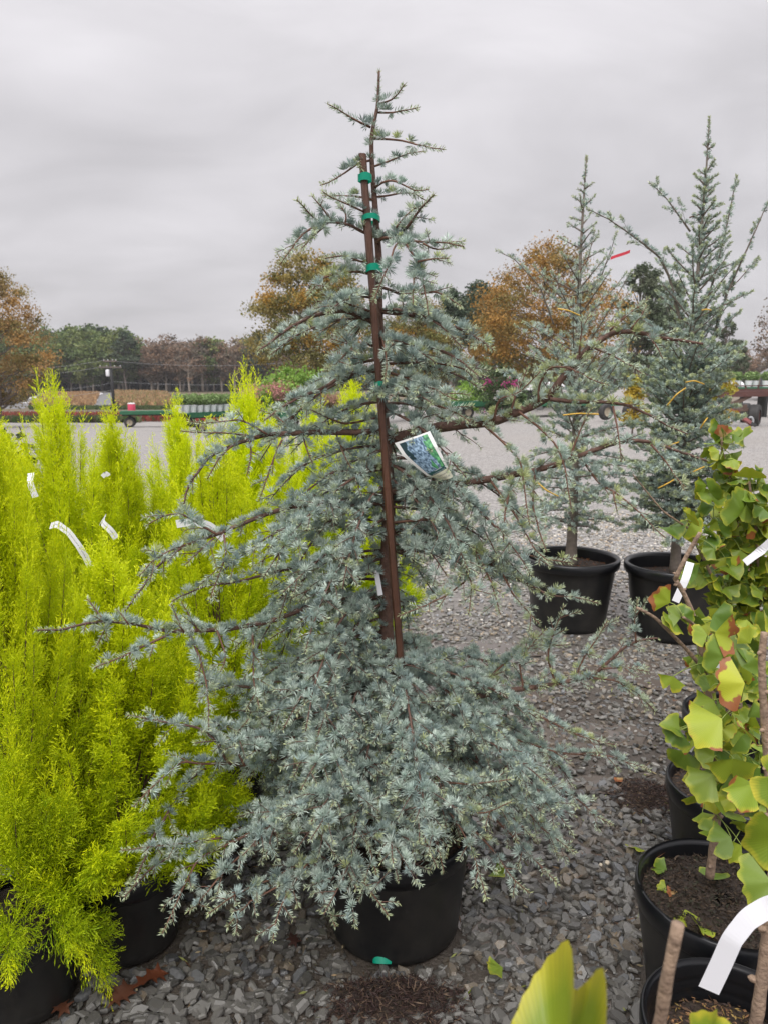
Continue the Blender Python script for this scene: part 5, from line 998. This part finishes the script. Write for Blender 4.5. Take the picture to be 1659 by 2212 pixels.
tA = tree_meshes(1, 9.4, 3.6, 1.6, 46000, .125, AUT+[(.14, .15, .045), (.16, .15, .05)], 190, clump=.13); tB = tree_meshes(2, 9.2, 5.0, 1.2, 50000, .13, ORG, 210, clump=.125); tC = tree_meshes(3, 9.0, 4.0, 1.0, 34000, .125, [(.32, .20, .08), (.28, .20, .08), (.38, .23, .08), (.24, .20, .07)], 150, clump=.12)
Y = 46; tree('autumn_tree', 'golden brown autumn tree behind the left side of the cedar', 'tree', tA, XD(680, Y), Y, 1.14)
Y = 47; tree('autumn_tree', 'smaller golden autumn tree showing just right of the trunk', 'tree', tA, XD(900, Y), Y, .80, 2.0)
Y = 46; tree('autumn_tree', 'broad orange autumn tree behind the left upright cedar', 'tree', tB, XD(1170, Y), Y, 1.05)
Y = 47; tree('autumn_tree', 'thin brown autumn tree at the left edge of the picture', 'tree', tC, XD(-10, Y), Y, (1.0, 1.0, 1.08), 1)
pA = tree_meshes(4, 13, 2.7, 5, 15000, .30, PIN, 70, clump=.2); pB = tree_meshes(5, 13, 2.6, 3.5, 9000, .30, [(.10, .13, .075), (.12, .14, .085)], 60, clump=.16)
for (x, Y, s_, lb) in [(975, 82, .90, 'dark pine left of the orange tree'), (1030, 84, .95, 'dark green pine against the orange tree'), (1065, 90, .94, 'third dark pine touching the orange tree')]: tree('pine_tree', lb, 'tree', pA, XD(x, Y), Y, s_, x, 'dark pines behind the orange tree')
for (x, Y, s_, lb) in [(1375, 62, .84, 'grey green pine between the two upright cedars'), (1440, 66, .78, 'thin pine just left of the tall upright cedar'), (1400, 75, .95, 'pine farthest back between the upright cedars'), (1560, 80, .62, 'thin pale tree right of the tall upright cedar'), (1590, 90, .5, 'sparse tree in front of the far wood at the right')]: tree('pine_tree', lb, 'tree', pB, XD(x, Y), Y, s_, x, 'thin pines at the right')
gB_ = tree_meshes(6, 3.4, 1.9, .6, 7000, .16, [(.24, .40, .07), (.20, .34, .06), (.29, .45, .08)], 50, clump=.2)
Y = 36; tree('green_shrub', 'bright green rounded shrub behind the pink grasses', 'shrub', gB_, XD(640, Y), Y, .95)
Y = 40; tree('green_shrub', 'bright green shrub half hidden below the right cedar limb', 'shrub', gB_, XD(1020, Y), Y, .62, 1)
fS = tree_meshes(7, 2.6, 1.4, .4, 5000, .13, [(.05, .08, .03), (.06, .10, .035), (.05, .07, .03), (.05, .08, .03), (.45, .06, .22)], 45, clump=.2)
Y = 34; tree('flowering_shrub', 'dark shrub dotted with magenta flowers right of the cedar trunk', 'shrub', fS, XD(1085, Y), Y, .92)
yS = tree_meshes(8, 2.2, .55, .2, 3500, .10, [(.45, .33, .04), (.32, .30, .05), (.50, .36, .04)], 30, clump=.25)
Y = 20; tree('yellow_shrub', 'upright yellow leaved shrub beside the tall cedar', 'shrub', yS, XD(1550, Y), Y, .92)
tree('yellow_shrub', 'yellow leaved shrub glimpsed between the upright cedars', 'shrub', yS, XD(1370, 22), 22, .8, 2)
dkS = tree_meshes(9, 1.25, .42, .1, 4000, .05, [(.035, .06, .02), (.05, .075, .025)], 30, clump=.25)
Y = 4.2; tree('boxwood', 'dark green clipped shrub cut off at the left edge', 'shrub', dkS, -2.32, Y, 1.0)
# the wood beyond the field: each tree on its own
wG = [tree_meshes(20+i, 18, 6.0, 3.0, 5200, .75, GRN, 60, clump=.2, wood='palewood') for i in range(3)]; wB = [tree_meshes(30+i, 17, 5.5, 4.0, 2800, .6, BRN, 55, clump=.19, wood='palewood', tw=.42) for i in range(3)]; wP = [tree_meshes(40+i, 19, 4.0, 6.0, 3200, .7, PIN, 40, clump=.2) for i in range(2)]
wn_ = 0
for row, Y in ((0, 203), (1, 211), (2, 221)):
    for x in np.arange(-40+row*8, 640, 24):
        wn_ += 1; xx = x+rng.normal(0, 6); b = smooth(265, 300, xx); isg = rng.random() > b*.86; pool, nm, lb, gp = (wG, 'leafy_tree', 'green leafy tree standing in the far wood', 'green trees of the far wood') if isg else (wB, 'brown_tree', 'brown half bare tree standing in the far wood', 'brown trees of the far wood')
        if xx > 40 and rng.random() < .10: pool, nm, lb, gp = wP, 'pine_tree', 'dark pine rising out of the far wood', 'dark pines of the far wood'
        hs = np.interp(xx, [-40, 40, 110, 200, 262, 300, 400, 480, 560, 640], [.95, .95, .93, 1.0, .92, .86, .84, .78, .84, .8])*rng.uniform(.80, 1.10)*(1+.03*row)
        tree(nm, lb, 'tree', pool[int(rng.integers(len(pool)))], XD(xx, Y), Y+rng.normal(0, 2), (hs*1.1, hs*1.1, hs), rng.uniform(0, 6.28), gp)
for x in np.arange(1500, 1740, 26):
    Y = 175; hs = .55*rng.uniform(.85, 1.15); tree('brown_tree', 'grey brown tree in the wood behind the barn', 'tree', wB[int(rng.integers(3))], XD(x+rng.normal(0, 6), Y), Y+rng.normal(0, 4), (hs*1.3, hs*1.3, hs), rng.uniform(0, 6), 'trees of the wood behind the barn')
for x in np.arange(900, 1500, 40):
    Y = 190; hs = .45*rng.uniform(.85, 1.15); tree('leafy_tree', 'dull green tree in the wood behind the orange tree', 'tree', wG[int(rng.integers(3))], XD(x, Y), Y, (hs*1.4, hs*1.4, hs), rng.uniform(0, 6), 'trees of the wood behind the orange tree')
tree('bare_tree', 'nearly bare brown tree at the right edge above the barn', 'tree', tree_meshes(60, 11, 3, 4, 1500, .25, BRN, 50, clump=.18), XD(1672, 70), 70, .85)
n = 16000; u = rng.uniform(-90, 1760, n); Yv = np.where(rng.random(n) < .5, 224, 228)+rng.normal(0, 2, n); gb = GB(); P = np.column_stack([(u-CX)/F*Yv*CP, Yv, 0*u]); P[:, 2] = H(P[:, 0], P[:, 1])+np.where(u < 660, rng.uniform(0, 12, n)*rng.random(n)**.8, rng.uniform(0, 5, n))
gb.cards(P, 2.7*rng.uniform(.6, 1.4, n), np.array([(.06, .07, .035), (.085, .075, .05), (.05, .06, .035)])[rng.integers(0, 3, n)]); tag(link('woodland', gb.mesh('woodland', M['foliage'])), 'dim undergrowth and far crowns filling the wood behind its front trees', 'woodland', None, 'stuff')

# ------------------------------------------------------------------ utility pole and wires
Y = 108; X = XD(245, Y); z0 = float(H(X, Y)); hp = 7.5; up = thing('utility_pole', 'dark utility pole with a white transformer beyond the lot', 'utility pole', (X, Y, z0))
part('pole', GB().tube([(0, 0, -.3), (-.12, 0, hp*.5), (-.22, 0, hp)], [.26, .22, .17], 10).mesh('pole', M['dark'], True), up)
for zc, w_ in ((hp-.15, 1.9), (hp-1.0, 3.2)):
    ca = part('crossarm', GB().box((-.2, -.14, zc), (w_, .18, .2)).mesh('crossarm', M['wood']), up)
    for s_ in (-.45, -.15, .2, .45): part('insulator', GB().lathe([(0, 0), (.05, 0), (.06, .08), (.03, .16), (0, .17)], 8, (-.2+s_*w_, -.14, zc+.101)).mesh('insulator', M['white_paint'], True), ca)
part('transformer', GB().lathe([(0, 0), (.26, .02), (.28, .1), (.28, .85), (.2, .98), (0, 1.0)], 14, (-.62, -.1, hp-2.3)).mesh('transformer', M['white_paint'], True), up)
for k, (dz, x1, dx_) in enumerate([(hp-.0, -60, -1), (hp-.9, -60, -1.2), (hp-3.2, -60, 0), (hp-4.2, -60, 0), (hp-.2, 660, .8), (hp-3.0, 660, 0)]):
    X1 = XD(x1, Y+(8 if x1 > 0 else 0)); s_ = np.linspace(0, 1, 24); P = np.column_stack([(X+dx_)*(1-s_)+X1*s_-X, np.linspace(0, 8 if x1 > 0 else 0, 24), dz+(-1.0 if x1 < 0 else .3)*s_-1.3*4*s_*(1-s_)*.5])
    tag(link('power_line', GB().tube(P, .014, 4, False).mesh('power_line', M['roof'], True), None, (X, Y, z0)), 'thin grey cable strung from the utility pole', 'cable', 'cables of the utility pole')
Y = 112; X = XD(282, 105); dr = thing('pink_drum', 'tall pink plastic drum standing in front of the tan grass', 'drum', (X, 105, float(H(X, 105))))
part('body', GB().lathe([(0, 0), (.50, 0), (.52, .05), (.52, 1.3), (.48, 1.38), (0, 1.40)], 20).mesh('body', M['pink'], True), dr); part('lid', GB().lathe([(.53, 1.36), (.54, 1.42), (.4, 1.5), (0, 1.52)], 20).mesh('lid', M['white_paint'], True), dr)

# ------------------------------------------------------------------ wagons
def wheel(parent, x, y, r, w, rimm, rx=0):
    a = np.array
    pr = [(r*.55, -w/2), (r*.86, -w/2), (r*.96, -w*.42), (r, -w*.25), (r*.985, -w*.2), (r*1.0, -w*.12), (r*.985, 0), (r, w*.12), (r*.985, w*.2), (r, w*.25), (r*.96, w*.42), (r*.86, w/2), (r*.55, w/2)]
    o = part('wheel', GB().lathe(pr, 28).mesh('wheel', M['rubber'], True), parent, loc=(x, y, r), rot=(math.pi/2, 0, rx))
    part('rim', GB().lathe([(r*.56, -w*.42), (r*.45, -w*.30), (r*.2, -w*.25), (0, -w*.25), (0, w*.25), (r*.2, w*.25), (r*.45, w*.3), (r*.56, w*.42)], 20).mesh('rim', rimm, True), o)
    return o
def shrub_mesh(sd, n, R, h, cols, ls):
    r = np.random.default_rng(sd); d = nrm(r.normal(size=(n, 3)))*r.random((n, 1))**.45; P = d*np.array([R, R, h/2])+np.array([0, 0, h*.55]); c = np.array(cols); return GB().cards(P, ls*r.uniform(.6, 1.3, n), c[r.integers(0, len(c), n)]*r.uniform(.7, 1.3, (n, 1))).mesh('leaves', M['foliage'])
def wagon(label, P0, P1, deck_z, wdt, th, legs, group='green nursery wagons'):
    P0, P1 = np.array(P0, float), np.array(P1, float); c = (P0+P1)/2; Ln = np.linalg.norm(P1-P0); rz = math.atan2(P1[1]-P0[1], P1[0]-P0[0]); zg = float(H(*c)); t = thing('green_wagon', label, 'wagon', (c[0], c[1], zg), rz, group)
    nb = 6
    for k in range(nb): part('deck_board', GB().box((0, -wdt/2+(k+.5)*wdt/nb, deck_z-.03), (Ln, wdt/nb-.02, .05)).mesh('deck_board', M['greendeck']), t)
    part('side_rail', GB().box((0, -wdt/2-.03, deck_z-.09), (Ln, .05, th)).mesh('side_rail', M['greendeck']), t)
    part('frame', GB().box((0, 0, deck_z-.2), (Ln*.96, .5, .2)).mesh('frame', M['dark']), t)
    for s_ in (-.36, .36):
        for yv in (-wdt*.36, wdt*.36): wheel(t, s_*Ln, yv, legs, .2, M['rim'])
        part('axle', GB().tube([(s_*Ln, -wdt*.36, legs), (s_*Ln, wdt*.36, legs)], .05, 6).mesh('axle', M['dark']), t)
        part('axle_post', GB().box((s_*Ln, 0, (legs+deck_z-.25)/2+.02), (.16, .3, max(.05, deck_z-.3-legs))).mesh('axle_post', M['dark']), t)
    return t, zg, rz
Y = 48; wagon('empty green flatbed wagon with a rusty wheel rim, beyond the cypresses', (XD(258, Y), Y), (XD(385, Y), Y+1), 1.05, 1.8, .22, .34)
w2 = wagon('green wagon carrying the long row of white pots', (XD(372, 36), 36.5), (XD(592, 42), 42), 1.02, 1.9, .25, .32)
w3 = wagon('green wagon under the pink and green grasses', (XD(590, 34), 34), (XD(735, 35), 35.5), .95, 1.8, .24, .30)
w4 = wagon('green wagon behind the right cedar limb', (XD(950, 36), 36), (XD(1340, 36), 37), .78, 2.0, .24, .28)
sh = [shrub_mesh(80+i, 420, .27, .52, [(.24, .34, .13), (.29, .40, .17), (.18, .27, .09)], .10) for i in range(3)]
pw = GB().lathe([(0, 0), (.15, 0), (.185, .30), (.195, .30), (.195, .34), (.17, .34), (.16, .28), (0, .28)], 14).mesh('white_pot', mat('white_pot_plastic', (.86, .86, .88), .4, False, .5, .1))
def potted(label, x, y, z, k, group, sc=1.0, nm='potted_shrub'):
    t = thing(nm, label, 'potted plant', (x, y, z), rng.uniform(0, 6), group); t.scale = (sc,)*3; part('pot', pw, t); part('leaves', sh[k % 3], t, loc=(0, 0, .30)); return t
pa, pb = np.array([XD(380, 36), 36.5]), np.array([XD(590, 42), 42])
for k in range(15):
    for row in (0, 1):
        p = pa+(pb-pa)*(k+.5)/15+np.array([.1, .35])*(1 if row else -1)*1.2; potted('green shrub in a white pot on the long green wagon', p[0], p[1], float(H(*(pa+pb)/2))+1.02, k, 'white potted shrubs on the green wagon', rng.uniform(.95, 1.15))
for k in range(9):
    for row in (0, 1): x = XD(960+k*42, 36)+.2*row; potted('dark potted shrub on the wagon behind the right cedar limb', x, 36.4+row*.7, .78+float(H(1, 36)), k, 'potted shrubs on the right wagon', .9)
def grass_clump(name, label, X, Y, z, R, h, n, cb, ct, w=.02):
    a = rng.uniform(0, 6.28, n); tl_ = rng.uniform(.1, .75, n); D = nrm(np.column_stack([np.cos(a)*tl_, np.sin(a)*tl_, np.ones(n)])); B = np.column_stack([np.cos(a)*R*.3*rng.random(n), np.sin(a)*R*.3*rng.random(n), np.zeros(n)]); Ln = h*rng.uniform(.6, 1.05, n)
    t = thing(name, label, 'grass', (X, Y, z)); part('blades', GB().diamonds(B, D, Ln, w, np.array(cb)*rng.uniform(.7, 1.2, (n, 1)), .5).mesh('blades', M['foliage']), t, True)
    if ct is not None:
        m = n*4; i = rng.integers(0, n, m); p = B[i]+D[i]*Ln[i][:, None]*rng.uniform(.62, 1.1, (m, 1))+rng.normal(0, .07, (m, 3)); part('plumes', GB().cards(p, .055*rng.uniform(.6, 1.5, m), np.array(ct)*rng.uniform(.8, 1.2, (m, 1))).mesh('plumes', M['foliage']), t, True)
zw = float(H(XD(650, 34), 34))+.95
PK = (.70, .34, .32)
grass_clump('pink_grass', 'pink plumed grass at the left of the wagon, in front of the wood', XD(560, 36), 36, zw-.15, .8, 1.25, 1300, (.26, .22, .13), PK)
grass_clump('pink_grass', 'taller pink plumed grass beside the green shrub', XD(618, 35.2), 35.2, zw, .9, 1.3, 1300, (.26, .22, .13), PK)
grass_clump('fountain_grass', 'green and straw fountain grass on the wagon, right of the pink plumes', XD(672, 34.6), 34.6, zw, .6, 1.05, 900, (.26, .27, .10), (.42, .32, .18))
grass_clump('fountain_grass', 'straw fountain grass close to the cedar trunk', XD(715, 34.6), 34.8, zw, .5, .8, 500, (.26, .22, .12), (.45, .27, .2))

# rusty wagon at the right
Y = 26.0; X0 = XD(1556, Y); rw = thing('rusty_wagon', 'rusty running gear wagon with a large tyre at the right edge', 'wagon', (X0, Y, 0))
def D2(px, py, dy=0):      # local place on the wagon seen at sketch position
    p = W(px, py, Y+dy); return p-np.array([X0, Y, 0])
def beam(nm, a, b, hgt, dep_, m):
    a, b = np.array(a), np.array(b); d = nrm(b-a); y_ = np.array([0, 1., 0]); z_ = nrm(np.cross(d, y_)); y2 = np.cross(z_, d); part(nm, GB().box((a+b)/2, (np.linalg.norm(b-a), dep_, hgt), ax=np.column_stack([d, y2, z_])).mesh(nm, M[m]), rw)
beam('deck_beam', D2(1552, 852), D2(1720, 849), .19, .25, 'rust'); beam('back_rail', D2(1560, 843, 1.6), D2(1720, 842, 1.6), .10, .10, 'rust'); beam('top_rail', D2(1574, 834, 1.6), D2(1720, 832, 1.6), .04, .04, 'rust')
for px in (1590, 1610, 1637): beam('rail_post', D2(px, 844, 1.6), D2(px, 833, 1.6), .04, .04, 'rust')
beam('brace', D2(1583, 872), D2(1620, 855), .12, .12, 'rust2'); beam('brace', D2(1552, 862), D2(1581, 857), .09, .1, 'rust'); beam('bolster', D2(1552, 865), D2(1582, 872), .10, .15, 'rust2'); beam('upper_axle', D2(1550, 879), D2(1610, 879), .07, .12, 'rust2'); beam('axle', D2(1540, 885), D2(1620, 885), .10, .12, 'rust2'); beam('kingpin', D2(1565, 864), D2(1565, 888), .12, .12, 'dark'); beam('hub_post', D2(1608, 874), D2(1608, 889), .12, .1, 'rust2')
beam('tongue', D2(1578, 887, -.2), D2(1625, 917, -1.4), .12, .10, 'redpaint'); beam('tongue_plate', D2(1580, 889, -.22), D2(1597, 889, -.3), .10, .2, 'redpaint'); beam('hitch', D2(1622, 915, -1.4), D2(1632, 919, -1.5), .10, .12, 'dark')
hk, _ = resample([D2(1625, 918, -1.4), D2(1626, 906, -1.4), D2(1622, 900, -1.4), D2(1617, 903, -1.4)], .03); part('hook', GB().tube(hk, .035, 6).mesh('hook', M['roof'], True), rw)
c_ = D2(1630, 886); wh = wheel(rw, c_[0], c_[1], .375, .34, M['rust'], .95)
c2 = D2(1600, 866, 2.6); wheel(rw, c2[0], 2.2, .37, .3, M['rust'], .95)
for k, (x, Yw) in enumerate([(1311, 30), (1362, 30.5)]):
    t = thing('spare_wheel', ['dark wheel standing on the gravel behind the left upright cedar', 'dark wheel standing right of the left upright cedar'][k], 'wheel', (XD(x, Yw), Yw, 0)); wheel(t, 0, 0, .33, .22, M['rim'], .5)
# barn, shed and the things beside it
Y = 62; X = XD(1630, Y); bn = thing('barn', 'grey board barn with a pale gable roof at the right edge', 'barn', (X, Y, 0), -.47); bw, bh, rh = 11.0, 2.1, 3.6
for k in range(22): part('wall_board', GB().box((.4+(k+.5)*bw/22, 0, (bh+min((k+.5), 21.5-k)*rh/11*.94)/2), (bw/22-.03, .1, bh+min((k+.5), 21.5-k)*rh/11*.94)).mesh('wall_board', M['barn']), bn)
part('wall', GB().box((.4+bw/2, 5, bh/2), (bw, 9.8, bh)).mesh('wall', M['barn']), bn)
for s_ in (-1, 1):
    a = np.array([.4+bw/2, 4.6, bh+rh+.06]); b = np.array([.4+bw/2+s_*(bw/2+.5), 4.6, bh-.2]); d = nrm(b-a); part('roof', GB().box((a+b)/2, (np.linalg.norm(b-a), 10.6, .16), ax=np.column_stack([d, [0, 1, 0], np.cross(d, [0, 1, 0])])).mesh('roof', M['roof']), bn)
part('window', GB().box((1.6, -.07, 1.7), (.35, .06, .9)).mesh('window', M['dark']), bn)
Y = 52; X = XD(1581, Y); sh_ = thing('shed', 'small beige shed with a rounded roof beyond the rusty wagon', 'shed', (X, Y, 0)); M['beige'] = mat('beige_paint', (.36, .31, .25), .6)
part('wall', GB().box((0, 0, .6+.0), (.75, .9, 1.2)).mesh('wall', M['beige']), sh_); part('roof', GB().tube([(0, -.5, 1.22), (0, .5, 1.22)], .42, 14).mesh('roof', M['roof'], True), sh_)
M['beige2'] = M['white_paint']
for k, (px, wpx, Yk, lb) in enumerate([(1563, 12, 54, 'white covered load left of the beige shed'), (1598, 11, 53, 'white covered load right of the beige shed'), (1170, 60, 60, 'long white covered load behind the flowering shrub')]):
    wd_ = wpx/F*Yk; t = thing('covered_load', lb, 'load', (XD(px, Yk), Yk, 0)); part('cover', GB().lathe([(wd_*.8, .9), (wd_*.8, 1.25), (wd_*.7, 1.42), (wd_*.3, 1.55), (0, 1.57)], 16).mesh('cover', M['white_paint'], True), t); part('base', GB().box((0, 0, .45), (wd_*1.2, wd_, .9)).mesh('base', M['dark']), t)
Y = 27.5; t = thing('marker_post', 'short cream post standing behind the rusty wagon beam', 'post', (XD(1571, Y), Y, 0)); part('post', GB().tube([(0, 0, 0), (0, 0, 1.42)], .045, 8).mesh('post', M['white_paint'], True), t); part('cap', GB().lathe([(.05, 0), (.055, .04), (.03, .09), (0, .1)], 10, (0, 0, 1.42)).mesh('cap', M['white_paint'], True), t)
tb = thing('bench', 'low green bench carrying white potted plants beyond the rusty wagon', 'bench', (XD(1650, 33), 33, 0))
part('top', GB().box((0, 0, 1.24), (3.6, .9, .12)).mesh('top', M['greendeck']), tb)
for s_ in (-1.6, 0, 1.6): part('leg', GB().box((s_, 0, .59), (.12, .7, 1.17)).mesh('leg', M['dark']), tb)
for k in range(9): potted('dark green plant in a white pot on the bench beyond the rusty wagon', XD(1650, 33)-1.5+k*.38, 32.9+.2*(k % 2), 1.301, k, 'potted plants on the bench', .8)
p = np.array([XD(403, 105), 105]); t = thing('marker_post', 'short white post standing in the grass right of the pink drum', 'post', (p[0], p[1], float(H(*p)))); part('post', GB().tube([(0, 0, 0), (0, 0, 1.0)], .1, 6).mesh('post', M['white_paint'], True), t); part('cap', GB().lathe([(.16, 0), (.16, .2), (0, .26)], 8, (0, 0, 1.0)).mesh('cap', M['white_paint'], True), t)

# ------------------------------------------------------------------ pale autumn air
gb = GB().box((0, 140, 8.5), (700, 300, 27)); hm = bpy.data.materials.new('haze'); hm.use_nodes = True; n_ = hm.node_tree; n_.nodes.clear(); ho = n_.nodes.new('ShaderNodeOutputMaterial'); hv = n_.nodes.new('ShaderNodeVolumePrincipled')
hv.inputs['Color'].default_value = (.92, .93, .96, 1); hv.inputs['Density'].default_value = .00032; n_.links.new(hv.outputs[0], ho.inputs['Volume']); tag(link('haze', gb.mesh('haze', hm)), None, None, None, 'stuff')
